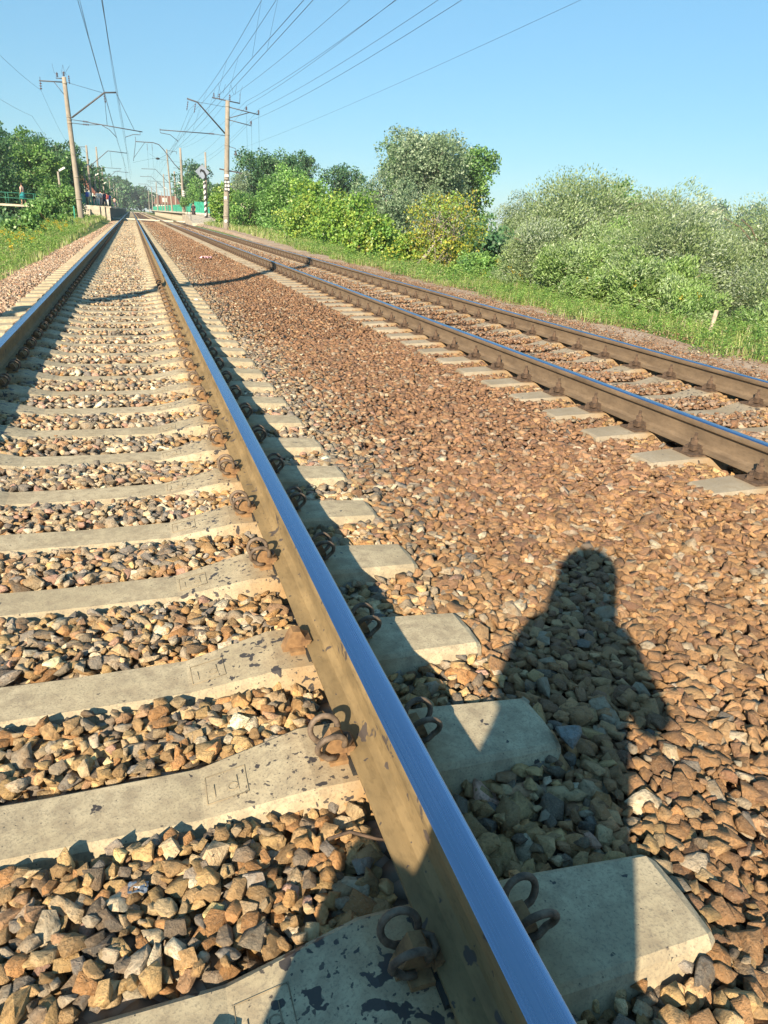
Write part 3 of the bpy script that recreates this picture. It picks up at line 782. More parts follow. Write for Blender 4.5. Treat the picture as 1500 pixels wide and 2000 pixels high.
# goldenrod: yellow flower heads on stalks
FL = []
def flowers(x0, x1, y0, y1, n, sz, h0, h1):
    X = rs.uniform(x0, x1, n); Y = rs.uniform(y0, y1, n); k = patch(X * 1.2 + 1, Y * .9) > .15; X, Y = X[k], Y[k]; Z = ground_z(X, Y)
    n = len(X); H_ = rs.uniform(h0, h1, n); per = 14; kk = np.repeat(np.arange(n), per)
    P = np.stack([X[kk], Y[kk], Z[kk] + H_[kk]], 1) + rs.randn(len(kk), 3) * sz * np.array([1, 1, 1.1])
    FL.append(leaf_quads(P, sz * .9, sz * .6, rs.randn(len(kk), 3), rs.randn(len(kk), 3), np.array([(.60, .42, .02)]) * rs.uniform(.7, 1.2, (len(kk), 1))))
    FL.append(leaf_quads(np.stack([X, Y, Z + H_ * .5], 1), H_, sz * .35, np.tile([0, 0, 1.], (n, 1)), rs.randn(n, 3) * np.array([1, 1, 0]), np.tile([(.14, .22, .05)], (n, 1))))
flowers(-4.6, -2.9, 22, 48, 190, .045, .35, .6); flowers(7.9, 9.6, 9, 30, 60, .03, .4, .7); flowers(-5, -3, 12, 24, 40, .03, .3, .5)
o = merge(FL, 'yellow_flowers', MGRASS); tag(o, 'yellow wild flowers scattered in the verge grass', 'wild flowers', kind='stuff')

# ------------------------------------------------------------------ trees
KIND = {  # leaf length, width ratio, colours
 'maple':  (.15, .75, [(0.209, 0.372, 0.063), (0.274, 0.433, 0.076), (0.157, 0.309, 0.063), (0.353, 0.448, 0.086), (0.131, 0.262, 0.063)]),
 'green':  (.16, .7, [(0.130, 0.256, 0.073), (0.172, 0.335, 0.083), (0.101, 0.208, 0.061), (0.215, 0.368, 0.103)]),
 'lime':   (.15, .6, [(0.177, 0.340, 0.086), (0.230, 0.419, 0.107), (0.136, 0.279, 0.086)]),
 'dark':   (.20, .7, [(0.068, 0.160, 0.073), (0.091, 0.202, 0.083), (0.122, 0.235, 0.094), (0.053, 0.126, 0.061)]),
 'grey':   (.16, .6, [(0.187, 0.270, 0.150), (0.237, 0.327, 0.194), (0.138, 0.221, 0.113), (0.299, 0.384, 0.249)]),
 'willow': (.095, .36, [(0.223, 0.300, 0.138), (0.272, 0.350, 0.184), (0.184, 0.260, 0.115), (0.349, 0.420, 0.299), (0.242, 0.330, 0.127)]),
 'verge_willow': (.11, .34, [(0.213, 0.338, 0.096), (0.263, 0.382, 0.124), (0.172, 0.293, 0.083), (0.304, 0.405, 0.206)]),
 'yellow': (.13, .65, [(0.296, 0.361, 0.056), (0.370, 0.400, 0.056), (0.222, 0.320, 0.075), (0.204, 0.331, 0.065), (0.383, 0.331, 0.052)]),
 'shrub':  (.10, .6, [(0.162, 0.325, 0.086), (0.217, 0.402, 0.107), (0.271, 0.433, 0.107), (0.122, 0.247, 0.086)]),
}
def crown_arrays(rng_, w, d, zb, zt, kind, n, leaf_scale=1.0, lobes=11, droop=0.0, spread=1.0, conic=0.0):
    rs_ = np.random.RandomState(rng_); L, asp, pal = KIND[kind]; L = L * leaf_scale
    h = zt - zb; cz = (zt + zb) / 2
    # lobes spread through the crown, each with its own clumps
    lc = []; lr = []
    for i in range(lobes):
        th = rs_.rand() * 6.28; u = rs_.uniform(-.82, .80) if i else .72; rr = math.sqrt(max(0, 1 - u * u)) * rs_.uniform(.25, .78)
        if conic: rr *= 1 - conic * max(0, u)
        lc.append((math.cos(th) * rr * w * .5, math.sin(th) * rr * d * .5, cz + u * h * .5 * .78)); lr.append(rs_.uniform(.20, .36) * min(w, h, d * 1.2) * spread)
    lc = np.array(lc); lr = np.array(lr)
    nc = 17 if 'willow' in kind else 24
    big = 1.45 if 'willow' in kind else 1.1
    cd_ = rs_.randn(lobes, nc, 3); cd_ /= np.linalg.norm(cd_, axis=2, keepdims=True)
    cc = lc[:, None] + cd_ * (lr[:, None, None] * rs_.uniform(.55, 1.08, (lobes, nc, 1))) * np.array([1.1, 1.1, .95])
    cc = cc.reshape(-1, 3); cr = np.repeat(lr, nc) * rs_.uniform(.20, .44, lobes * nc) * big; cdir = cd_.reshape(-1, 3)
    cc[:, 2] = np.minimum(cc[:, 2], zt - .1 * rs_.rand(len(cc)) * h); 
    ccol = np.array(pal)[rs_.randint(0, len(pal), len(cc))]; ccol = ccol * rs_.uniform(.72, 1.2, (len(cc), 1))
    wgt = cr ** 2; k = rs_.choice(len(cc), n, p=wgt / wgt.sum())
    dr = rs_.randn(n, 3); dr[:, 2] += .35; dr /= np.linalg.norm(dr, axis=1, keepdims=True)
    P = cc[k] + dr * (cr[k] * rs_.uniform(.55, 1.08, n))[:, None]
    if droop < 0:      # upright sprays
        dirs = np.stack([rs_.randn(n) * .75 + .35, rs_.randn(n) * .75, np.ones(n) * .45], 1) + cdir[k] * .9
    elif droop > 0:
        dirs = np.stack([rs_.randn(n) * .4, rs_.randn(n) * .4, -np.ones(n) * droop], 1) + cdir[k] * .6
    else:
        dirs = rs_.randn(n, 3) + cdir[k] * .6
    nrm = cdir[k] * .7 + np.array([0, 0, .5]) + rs_.randn(n, 3) * .55
    c = ccol[k] * rs_.uniform(.78, 1.22, (n, 1)); other = np.array(pal)[rs_.randint(0, len(pal), n)]; c = np.where((rs_.rand(n) < .3)[:, None], other, c)
    q = leaf_quads(P, L * rs_.uniform(.65, 1.3, n), L * asp * rs_.uniform(.8, 1.2, n), dirs, nrm, c)
    return q, lc, lr
def tree(name, label, cat, X, Y, w, zb, zt, kind, seed, bark=None, lobes=11, dens=1.0, leaf=1.0, droop=0.0, group=None, bare=0, depth=None, conic=0, spread=1.0, trunks=1):
    d = depth or w * .9; gz = float(ground_z(X, Y)); L = KIND[kind][0] * leaf; asp = KIND[kind][1]
    area = math.pi * w * (zt - zb) * .75
    n = int(min(60000, max(1200, dens * 2.6 * area / (L * L * asp * .5))))
    (V, F, C), lc, lr = crown_arrays(seed, w, d, zb, zt, kind, n, leaf, lobes, droop, spread, conic)
    t = empty(name, (X, Y, gz)); tag(t, label, cat, group)
    V = V - np.array([0, 0, gz])
    bark = bark or MBK
    r = random.Random(seed); mb = MB(); H_ = zt - gz
    tr = max(.05, min(.28, .022 * H_ + .02 * w))
    top_ = lc[np.argmax(lc[:, 2])]
    for q in range(trunks):
        ox = (q - (trunks - 1) / 2) * .5 * min(1, w / 4)
        base = (ox, 0, -.3); mid = (ox * 1.4 + r.uniform(-.1, .1) * w * .3, 0, (zb - gz) * .5 + H_ * .15)
        end = (lc[q % len(lc)][0] * .5 if q else top_[0] * .8, top_[1] * .8, top_[2] - gz)
        mb.tube([base, mid, tuple((Vector(mid) + Vector(end)) / 2 + Vector((r.uniform(-.1, .1) * w * .4, 0, 0))), end], [tr, tr * .8, tr * .5, tr * .15], 7)
    for i in range(len(lc)):
        c = Vector((lc[i][0], lc[i][1], lc[i][2] - gz)); s0 = Vector((lc[i][0] * .12, lc[i][1] * .12, max(.2, (c.z) * .45 + (zb - gz) * .15)))
        m_ = (s0 + c) / 2 + Vector((0, 0, -.06 * w)); mb.tube([s0, m_, c], [tr * .45, tr * .3, tr * .1], 5)
        for j in range(3 + bare * 4):
            dd = Vector((r.gauss(0, 1), r.gauss(0, 1), r.gauss(.5, 1))).normalized() * lr[i] * r.uniform(.7, 1.25)
            e2 = c + dd; e2.z = min(e2.z, zt - gz - .12 * (zt - zb)); mb.tube([m_.lerp(c, r.uniform(.4, 1)), c.lerp(e2, .6), e2], [tr * .14, tr * .08, .006 if bare else .01], 4)
    mb.build('trunk', [bark], t)
    add('crown', np_mesh('crown', V, [F], [MLEAF], C), t)
    return t
GB = 'trees and bushes beyond the right verge'; GL = 'trees and bushes left of the tracks'
tree('big_poplar', 'tall grey-leaved poplar, highest crown on the right skyline', 'tree', 28.0, 70, 8.2, -1.5, 8.9, 'grey', 1, MBKG, 20, 2.0, 1.6, group=GB, depth=7, spread=1.15)
tree('poplar_tree', 'bright green tree standing half behind the tall grey poplar', 'tree', 34.9, 76, 5.6, -1.5, 9.6, 'green', 2, MBKG, 12, 1, 1.9, group=GB)
tree('poplar_tree', 'green top rising behind the left part of the tall grey poplar', 'tree', 28.0, 80, 5.0, 3.0, 9.9, 'green', 102, MBKG, 8, .8, 1.9, group=GB)
tree('bush_tree', 'grey-green tree low under the tall grey poplar', 'tree', 20.5, 47, 5.2, -4, 2.6, 'grey', 3, MBKG, 11, 1, 1.2, group=GB)
tree('ash_tree', 'blue-green tree between the yellow-green maples and the tall grey poplar', 'tree', 19.0, 60, 6.4, -3.5, 4.6, 'grey', 4, MBKG, 13, 1.1, 1.3, group=GB, bare=1)
tree('maple_tree', 'broad yellow-green maple right of the mast with the white plates', 'tree', 10.6, 46, 4.6, -1.2, 3.25, 'maple', 5, None, 14, 1.1, 1.0, group=GB)
tree('maple_tree', 'yellow-green maple standing right of the broader one', 'tree', 10.6, 38.5, 3.4, -1.0, 2.35, 'maple', 6, None, 12, 1.1, 1.0, group=GB)
tree('maple_shrub', 'low yellow-green maple shrub at the verge, in front of the darker trees', 'shrub', 9.3, 30, 2.9, -.7, 1.35, 'maple', 7, None, 11, 1.1, .8, group=GB, trunks=3)
tree('maple_shrub', 'small yellow-green shrub leaning over the verge left of the yellowing shrub', 'shrub', 9.6, 26, 1.6, -.8, .75, 'maple', 107, None, 8, 1, .7, group=GB, trunks=2)
tree('poplar_tree', 'lime green pointed tree behind the yellow-green maples', 'tree', 11.6, 60, 4.0, -1, 5.0, 'lime', 8, None, 13, 1.1, 1.2, droop=-1, group=GB, conic=.6)
tree('dark_tree', 'dark tree behind the mast, topmost of the crowns beside it', 'tree', 15.8, 90, 7.4, -1, 7.6, 'dark', 9, None, 14, 1, 1.3, group=GB)
tree('bare_tree', 'greyish thin-leaved tree just right of the mast with plates', 'tree', 12.2, 88, 3.6, -.5, 6.0, 'grey', 10, MBKG, 10, .35, 1.0, group=GB, bare=2)
tree('round_tree', 'small round dark crown alone on the skyline between mast and poplar', 'tree', 25.5, 118, 4.8, 5.0, 10.2, 'dark', 11, None, 9, .9, 1.5, group=GB)
tree('dark_tree', 'dark bushy tree right of the round crown on the skyline', 'tree', 26.5, 98, 7.4, -1, 8.1, 'dark', 12, None, 13, 1, 1.5, group=GB)
tree('yellowing_shrub', 'sparse shrub with yellow and orange leaves and bare twigs below the poplar', 'shrub', 10.4, 25.0, 3.3, -1.2, 2.0, 'yellow', 13, MBKG, 13, .42, .75, group=GB, bare=2, trunks=4)
tree('willow', 'dark hollow willow between the yellowing shrub and the silver bushes', 'willow', 14.4, 28.5, 3.0, -3.2, 1.6, 'dark', 14, None, 9, .8, .8, droop=1, group=GB)
tree('willow', 'drooping grey-green willow behind the first silver bush', 'willow', 18.0, 32, 4.0, -3.5, 2.6, 'willow', 15, None, 12, 1, 1.2, droop=1, group=GB)
tree('willow', 'soft grey-green willow crown left of the highest silver bush', 'willow', 20.5, 36, 3.6, -3.5, 3.2, 'willow', 115, None, 10, 1, 1.3, droop=1, group=GB)
tree('poplar_tree', 'darker green crown peeping out behind the silver bushes', 'tree', 26.5, 37, 3.2, 0, 4.0, 'green', 16, None, 9, 1, 1.2, group=GB)
W_ = lambda lab, X, Y, w_, zb, zt, sd, lo=14, k='willow', lf=.85, cat='willow bush': tree('silver_willow', lab, cat, X, Y, w_, zb, zt, k, sd, None, lo, 1.25, lf, droop=-1, group=GB, trunks=3)
W_('big silvery willow bush, highest of the silver bushes', 13.0, 20.3, 4.5, -1.7, 2.55, 17, 17, lf=1.0)
W_('silvery willow bush at the left end of the silver bushes, leaning over the verge', 10.4, 17.8, 2.3, -1.0, 1.15, 18, 11, lf=.8)
W_('silvery willow bush right of the highest one, against the sky', 15.2, 19.8, 3.8, -1.9, 2.2, 19, 14, lf=1.0)
W_('willow bush behind the leaning white post', 12.4, 14.8, 2.9, -1.5, 1.45, 20, 14, lf=.8)
W_('willow bush cut by the right edge of the photo, against the sky', 15.4, 15.0, 4.4, -1.5, 2.05, 21, 15, lf=.85)
W_('low willow bush at the right edge of the photo above the verge', 12.4, 11.0, 3.0, -1.5, 1.05, 22, 14, lf=.65)
W_('green willow bush on the verge left of the leaning white post', 10.3, 12.6, 2.3, -.9, .62, 23, 12, 'verge_willow', .7)
W_('green willow bush on the verge under the highest silver bush', 10.6, 16.0, 2.4, -.9, .75, 24, 12, 'verge_willow', .75)
W_('green willow bush between two silver bushes, in the middle of the slope', 11.8, 17.2, 2.6, -1.2, 1.25, 124, 12, 'verge_willow', .8)
W_('green willow bush on the verge right of the yellowing shrub', 10.2, 19.2, 1.9, -.9, .45, 126, 10, 'verge_willow', .75)
W_('green willow bush between the leaning white post and the bush right of it', 9.9, 11.2, 2.0, -.9, .30, 127, 10, 'verge_willow', .6)
W_('low green willow bush between the two verge bushes left of the post', 9.9, 14.2, 2.0, -.9, .35, 128, 10, 'verge_willow', .65)
W_('yellowish green shrub below the bush at the right edge of the photo', 10.9, 9.6, 2.3, -.9, .35, 25, 11, 'verge_willow', .6)
tree('green_shrub', 'green shrub on the verge right below the yellowing shrub', 'shrub', 10.0, 20.8, 1.9, -.8, .30, 'shrub', 26, None, 9, 1, .75, group=GB, trunks=3)
tree('bush', 'light green bush right behind the foot of the mast with plates', 'bush', 9.7, 66, 4.4, -.7, 2.7, 'lime', 27, None, 12, 1, 1.1, group=GB)
tree('bush', 'dark green bush between the old wooden pole and the maples', 'bush', 10.9, 54, 2.8, -1, 1.9, 'green', 28, None, 10, 1, 1.1, group=GB)
tree('bush', 'yellow-green bush between the striped post and the mast', 'bush', 9.2, 82, 3.0, -.5, 4.6, 'maple', 29, None, 11, 1, 1.4, group=GB)
tree('round_tree', 'round dark tree behind the striped post', 'tree', 12.6, 160, 6.6, 2, 10.2, 'dark', 30, None, 12, 1, 1.9, group=GB)
tree('bush', 'light green bushy trees behind the green fence of the right platform', 'bush', 11.2, 130, 5.6, .3, 6.2, 'lime', 31, None, 13, 1, 1.7, group=GB)
tree('bush', 'green bush growing up through the green fence of the right platform', 'bush', 7.9, 122, 1.4, .9, 3.3, 'green', 32, None, 7, 1, 1.2, group=GB)
# left side
for i, (X, Y, w_, zb, zt, k, lab) in enumerate([
        (-12.5, 82, 7.5, -2, 7.6, 'dark', 'dark green tree at the left edge of the photo above the footbridge'),
        (-9.8, 92, 6.4, -1, 8.7, 'green', 'tall green tree left of the leaning mast, highest on the left'),
        (-7.9, 104, 5.4, 0, 8.3, 'dark', 'dark tree right behind the top half of the leaning mast'),
        (-8.2, 126, 5.4, 0, 8.0, 'green', 'dark green tree right of the leaning mast, above the station roof'),
        (-9.3, 99, 4.2, 0, 6.0, 'maple', 'yellowish green tree behind the nearest platform lamp'),
        (-16.5, 98, 9, -2, 9.4, 'dark', 'dark tree at the back of the wood on the left edge'),
        (-13.0, 118, 9, -2, 9.6, 'dark', 'dark tree at the back of the wood behind the highest green tree')]):
    tree('deciduous_tree', lab, 'tree', X, Y, w_, zb, zt, k, 50 + i, None, 15, 1.15, 1.6 if Y > 85 else 1.35, group=GL)
for i, (X, Y, w_, zb, zt, k, lab) in enumerate([
        (-5.6, 68, 3.4, -.3, 2.5, 'green', 'green bush at the foot of the nearest platform lamp'),
        (-5.0, 50, 2.6, -.8, 1.25, 'green', 'green bush in front of the end of the footbridge'),
        (-5.1, 40, 2.3, -1.1, .55, 'green', 'low green bush behind the yellow flowers on the left'),
        (-4.7, 71, 1.8, -.2, 2.1, 'lime', 'light green bush just left of the foot of the leaning mast'),
        (-6.8, 44, 2.6, -1.6, .45, 'dark', 'dark bush in the hollow at the left edge below the footbridge'),
        (-8.6, 52, 3.8, -2.4, .50, 'dark', 'dark thicket in the hollow under the footbridge')]):
    tree('bush', lab, 'bush', X, Y, w_, zb, zt, k, 70 + i, None, 12, 1.1, 1.1, group=GL, trunks=2)
# far-off woods: crowns that read as one mass
def woods(name, items, label, leaf, kind, seed):
    V = []; F = []; C = []; b = 0
    for i, (X, Y, w_, zb, zt) in enumerate(items):
        (v, f, c), _, _ = crown_arrays(seed + i, w_, w_ * .8, zb, zt, kind, 2600, leaf, 9, 0, 1.15)
        V.append(v + np.array([X, Y, 0])); F.append(f + b); C.append(c); b += len(v)
    o = add(name, np_mesh(name, np.concatenate(V), [np.concatenate(F)], [MLEAF], np.concatenate(C))); tag(o, label, 'woods', kind='stuff')
r = random.Random(8)
woods('far_woods', [(-9 - i * .9 + r.uniform(-1, 1), 150 + i * 26, 9 + i, -1, 9.0 - r.uniform(0, 1.2) + i * .35) for i in range(10)], 'wooded slope falling towards the station on the left', 3.0, 'dark', 200)
woods('far_woods', [(-14 + i * 6.2, 520 + r.uniform(-30, 60), 15, 0, 13 + 4.5 * math.sin(i * .8 + .6) + r.uniform(-1.5, 1.5)) for i in range(9)], 'distant bluish wood closing the view over the tracks', 7, 'dark', 230)
woods('far_woods', [(20 + i * 2.4, 230 + i * 7, 8, 0, 8.5 + r.uniform(-2, 1.5)) for i in range(8)] + [(30 + i * 9, 240 + r.uniform(-8, 8), 11, -4, 9 + r.uniform(-3, 2)) for i in range(7)], 'distant trees behind the right platform', 4, 'dark', 260)
woods('far_woods', [(300 + i * 13, 395 + r.uniform(-20, 20), 16, 4, 20.5 + r.uniform(-3, 3.5) + i * .35) for i in range(14)], 'distant trees on the hill at the right edge of the photo', 8, 'dark', 290)
mb = MB(); mb.box((0, 0, 0), (7, 5, 2.4), 0); mb.box((0, 0, 1.6), (7.6, 5.6, .8), 1)
o = mb.build('house', [plain('pink_wall', (.62, .45, .38), .9), MROOF], None, (340, 382, 17.6)); tag(o, 'tiny pinkish house among trees on the far right hill', 'house')

# ------------------------------------------------------------------ masts and overhead line
def insulator(mb, a, b, m=2, n=4, r_=.075):
    a = Vector(a); b = Vector(b); mb.tube([a, b], .018, 6, m)
    for i in range(n):
        p = a.lerp(b, (i + .7) / (n + .4)); d = (b - a).normalized() * .03; mb.tube([p - d, p + d], [r_, r_ * .45], 8, m)
def obj_part(name, fn, mats, parent):
    mb = MB(); fn(mb); return mb.build(name, mats, parent)
PM = [MSTEEL, MWIRE, MINS]
def pole_part(t, h, r0, r1, lean=(0, 0), sink=.5, rings=True):
    mb = MB(); pts = [(lean[0] * k, lean[1] * k, -sink + (h + sink) * k) for k in (0, .12, .3, .5, .7, .85, 1)]
    mb.tube(pts, [r0 + (r1 - r0) * k for k in (0, .12, .3, .5, .7, .85, 1)], 14)
    return mb.build('pole', [MPOLE], t)
# left mast (leans a little), origin at its foot
def mast_left(loc, label, full=True):
    t = empty('catenary_mast', loc); tag(t, label, 'mast', 'concrete masts of the overhead line')
    pole_part(t, 9.6, .22, .145, (-.21, 0))
    x0 = loc[0]
    def arm(mb):
        mb.tube([(.05, 0, 7.05), (2.45, 0, 8.88), (3.28, 0, 8.97)], .055, 8)
        mb.tube([(-.15, 0, 9.3), (2.3, 0, 8.86)], .012, 5, 1)
    obj_part('upper_cantilever', arm, PM, t)
    def low(mb):
        mb.tube([(-.05, 0, 6.92), (.75, 0, 6.88)], .022, 6); mb.tube([(-.05, 0, 6.70), (.75, 0, 6.68)], .022, 6)
        insulator(mb, (.75, 0, 6.88), (1.2, 0, 6.86), 2); insulator(mb, (.75, 0, 6.68), (1.2, 0, 6.68), 2)
        mb.tube([(1.2, 0, 6.83), (4.93, 0, 6.53)], .032, 8); mb.tube([(1.2, 0, 6.68), (2.0, 0, 6.76)], .022, 6)
        mb.tube([(2.1, 0, 6.72), (2.55, 0, 6.5), (3.05, 0, 6.0)], .022, 6)
        mb.tube([(4.75, 0, 6.52), (4.75, 0, 6.32), (4.25, 0, 6.3), (3.66, 0, 6.07)], .022, 6)
        mb.tube([(2.42, 0, 8.86), (2.45, 0, 6.75)], .016, 5, 1); mb.tube([(3.28, 0, 8.9), (4.35, 0, 6.6)], .016, 5, 1)
        insulator(mb, (2.42, 0, 8.75), (2.47, 0, 8.2), 2, 3)
    obj_part('registration_arm', low, PM, t)
    def cross(mb):
        mb.tube([(-.1, 0, 9.28), (-1.88, 0, 9.2)], .04, 6); mb.tube([(-.9, 0, 9.22), (-.2, 0, 8.35)], .022, 6)
        mb.tube([(-1.8, 0, 9.1), (-1.8, 0, 9.45)], .02, 5)
        insulator(mb, (-1.8, 0, 9.15), (-1.82, 0, 8.6), 2, 3, .1)
        mb.tube([(-.2, 0, 9.5), (-.75, 0, 9.48)], .03, 6)
        for x, z in ((-.65, 9.55), (-.2, 9.65)): insulator(mb, (x, 0, z), (x, 0, z + .3), 2, 3, .09)
        insulator(mb, (.12, 0, 9.2), (.12, 0, 9.75), 2, 4, .07)
        for x, dx in ((-.78, -.12), (-.3, .1), (-.05, -.15), (.0, .25)): mb.tube([(x, 0, 9.75), (x - abs(dx) * .4, 0, 9.85), (x + dx, 0, 10.35)], .01, 4, 1)
    obj_part('crossarm', cross, PM, t)
    def bands(mb):
        for z in (9.2, 7.05, 6.9, 6.68, 3.1): mb.tube([(-.021 * z, 0, z - .05), (-.021 * z, 0, z + .05)], .20 - .006 * z + .02, 12, 0)
        mb.tube([(-.03, 0, 1.55), (-.03, 0, 1.62)], .25, 12, 0)
    obj_part('clamp_band', bands, [MPOLE], t)
    return t
def mast_right(loc, label, plates=True):
    t = empty('catenary_mast', loc); tag(t, label, 'mast', 'concrete masts of the overhead line')
    pole_part(t, 9.25, .24, .16, (.42, 0))
    def arm(mb):
        mb.tube([(.18, 0, 6.95), (-1.85, 0, 8.93), (-2.62, 0, 9.1)], .055, 8); mb.tube([(.3, 0, 8.8), (-1.8, 0, 8.95)], .012, 5, 1)
        for x, z in ((-2.55, 9.05), (-2.0, 8.95)): insulator(mb, (x, 0, z - .1), (x - .12, 0, z - .75), 2, 4, .06)
    obj_part('upper_cantilever', arm, PM, t)
    def low(mb):
        mb.tube([(.18, 0, 6.82), (-.65, 0, 6.87)], .022, 6); insulator(mb, (-.65, 0, 6.87), (-1.1, 0, 6.87), 2, 4)
        mb.tube([(-1.1, 0, 6.87), (-4.75, 0, 6.82)], .032, 8); mb.tube([(-4.72, 0, 6.9), (-4.72, 0, 6.62), (-4.0, 0, 6.55), (-3.42, 0, 6.14)], .022, 6)
    obj_part('registration_arm', low, PM, t)
    def cross(mb):
        mb.tube([(.3, 0, 8.85), (2.85, 0, 8.50)], .035, 6); mb.tube([(.3, 0, 8.0), (2.1, 0, 8.60)], .03, 6); mb.tube([(.3, 0, 7.97), (2.25, 0, 7.68)], .03, 6)
        for x, z in ((1.85, 8.72), (2.8, 8.55), (2.2, 7.75)):
            insulator(mb, (x, 0, z), (x, 0, z + .28), 2, 3, .09)
        for x, z in ((1.85, 8.55), (2.8, 8.45), (2.22, 7.7)): mb.tube([(x, 0, z), (x + .02, 0, z - 2.5)], .008, 4, 1)
        mb.tube([(-.75, 0, 9.35), (1.35, 0, 9.15)], .04, 6)
        for x in (-.6, -.2, .6): insulator(mb, (x, 0, 9.25), (x, 0, 9.7), 2, 3, .08)
        mb.tube([(1.35, 0, 9.15), (1.4, 0, 9.8)], .02, 5)
        for x, dx in ((-.1, -.15), (.1, .2), (.9, -.2), (1.0, .15), (1.35, .25)): mb.tube([(x, 0, 9.7), (x + dx, 0, 10.35)], .01, 4, 1)
    obj_part('crossarm', cross, PM, t)
    def lamp(mb):
        mb.tube([(.15, 0, 6.15), (.95, 0, 5.98), (.95, 0, 5.75)], .02, 6); mb.tube([(.95, 0, 5.8), (.95, 0, 5.6), (.95, 0, 5.5)], [.04, .1, .16], 10); mb.tube([(.95, 0, 5.5), (.95, 0, 5.3)], .02, 5)
    obj_part('hanging_lamp', lamp, PM, t)
    obj_part('crossbar', lambda mb: mb.bar((-.35, .2, 4.45), (1.45, .2, 4.25), .08, .10), PM, t)
    if plates:
        def plt(mb):
            for i in range(3):
                for j in range(2): mb.box((.05 + j * .22, -.245 - .0 * j, 3.0 + i * .26), (.15, .015, .17), 0)
            mb.box((.16, -.235, 3.27), (.44, .012, .84), 1); mb.box((.15, -.25, 3.98), (.3, .02, .2), 0); mb.box((.0, -.24, 2.35), (.22, .02, .22), 0)
        obj_part('number_plate', plt, [MWHITE, MBLACK], t)
        def disc(mb):
            mb.tube([(-.02, -.26, .62), (-.02, -.245, .62)], .125, 16); mb.tube([(-.02, -.27, .62), (-.02, -.26, .62)], [.035, .035], 10, 1)
        obj_part('round_plate', disc, [MWHITE, MBLACK], t)
    def bands(mb):
        for z in (8.85, 8.0, 6.9, 6.15, 4.35, 2.1, 1.0): mb.tube([(.046 * z, 0, z - .04), (.046 * z, 0, z + .04)], .24 - .009 * z + .018, 12, 0)
    obj_part('clamp_band', bands, [MPOLE], t)
    return t
gl = -.02
mast_left((-3.69, 63, -.02), 'tall leaning concrete mast with double cantilever arms, left of the tracks before the platform')
mast_right((7.25, 63, -.06), 'tall concrete mast with white plates and a round disc, right of the tracks')
# the strut mast outside the frame whose shadow falls across both tracks
t = empty('leaning_strut_pole', (-3.75, 5.7, -.55)); tag(t, 'leaning concrete pole just outside the left edge, its shadow crosses both tracks', 'pole')
pole_part(t, 9.6, .20, .14, (-1.45, 3.4))
t = empty('catenary_mast', (-3.75, -57, -.4)); tag(t, 'concrete mast behind the photographer that carries the wires overhead', 'mast')
pole_part(t, 9.6, .20, .14)
# masts further on, standing behind and on the platforms
def simple_mast(loc, label, h, side, arm=True, lean=0.0, r0=.2):
    t = empty('catenary_mast', loc); tag(t, label, 'mast', 'concrete masts of the overhead line'); pole_part(t, h, r0, r0 * .66, (lean, 0))
    if arm:
        s_ = side; dz = 8.2 - loc[2]
        def f(mb):
            mb.tube([(lean * .7 + .05 * s_, 0, 6.4 - loc[2]), (2.9 * s_, 0, 8.8 - loc[2]), (5.6 * s_, 0, 8.7 - loc[2])], .05, 7)
            mb.tube([(lean * .7, 0, 6.5 - loc[2]), (4.6 * s_, 0, 6.55 - loc[2])], .03, 6); mb.tube([(4.4 * s_, 0, 6.5 - loc[2]), (4.4 * s_, 0, 6.3 - loc[2]), (3.4 * s_, 0, 6.05 - loc[2])], .02, 5)
            mb.tube([(3.2 * s_, 0, 8.7 - loc[2]), (3.3 * s_, 0, 6.6 - loc[2])], .014, 5, 1)
            mb.tube([(lean, 0, h - .2), (-1.5 * s_, 0, h - .3)], .035, 6); mb.tube([(-.8 * s_, 0, h - .25), (lean, 0, h - 1.1)], .02, 5)
            insulator(mb, (-1.4 * s_, 0, h - .3), (-1.4 * s_, 0, h - .8), 2, 3, .09)
        obj_part('cantilever', f, PM, t)
    return t
simple_mast((-5.55, 123, .0), 'second concrete mast on the left, with crossarm, right of the station gable', 9.3, 1)
simple_mast((-5.15, 150, .0), 'concrete mast standing right behind the second left mast', 11.0, 1, False)
t = empty('catenary_mast', (7.75, 123, 0)); tag(t, 'second concrete mast on the right, with curved arm and hanging frame, at the platform fence', 'mast', 'concrete masts of the overhead line')
pole_part(t, 10.0, .22, .15, (-.05, 0))
def portal(mb):
    mb.tube([(-.1, 0, 6.9), (-1.0, 0, 7.7), (-2.5, 0, 9.6), (-3.1, 0, 10.2), (-3.9, 0, 10.4), (-6.4, 0, 10.35)], .06, 8)
    mb.tube([(-6.4, 0, 11.0), (-6.4, 0, 10.3), (-6.9, 0, 7.7)], .035, 6); mb.tube([(-6.85, 0, 8.1), (-5.1, 0, 10.35)], .03, 6)
    for x in (-4.8, -4.1): insulator(mb, (x, 0, 10.2), (x, 0, 9.3), 2, 5, .06); mb.tube([(x, 0, 9.3), (x, 0, 7.0)], .014, 4, 1)
    mb.sphere((-3.4, 0, 8.3), .22, 1, 8, 6, (1.4, 1, .7))
    mb.tube([(-7.0, 0, 7.5), (-4.0, 0, 8.3), (0, 0, 8.0)], .014, 4, 1); mb.tube([(-4.6, 0, 8.9), (-3.4, 0, 8.2), (-2.2, 0, 8.9)], .014, 4, 1)
    mb.tube([(-.1, 0, 7.2), (-1.2, 0, 7.2)], .03, 5)
obj_part('portal_arm', portal, PM, t)
def pls(mb):
    for i in range(5): mb.box((.05, -.215, 2.9 + i * .28), (.32, .015, .15), 0)
obj_part('number_plate', pls, [MWHITE], t)
simple_mast((8.15, 165, .0), 'leaning concrete mast behind the curved-arm mast on the right', 12.6, -1, True, -.5)
simple_mast((9.3, 172, .0), 'thick concrete mast left of the curved-arm mast', 9.0, -1, False, 0, .24)
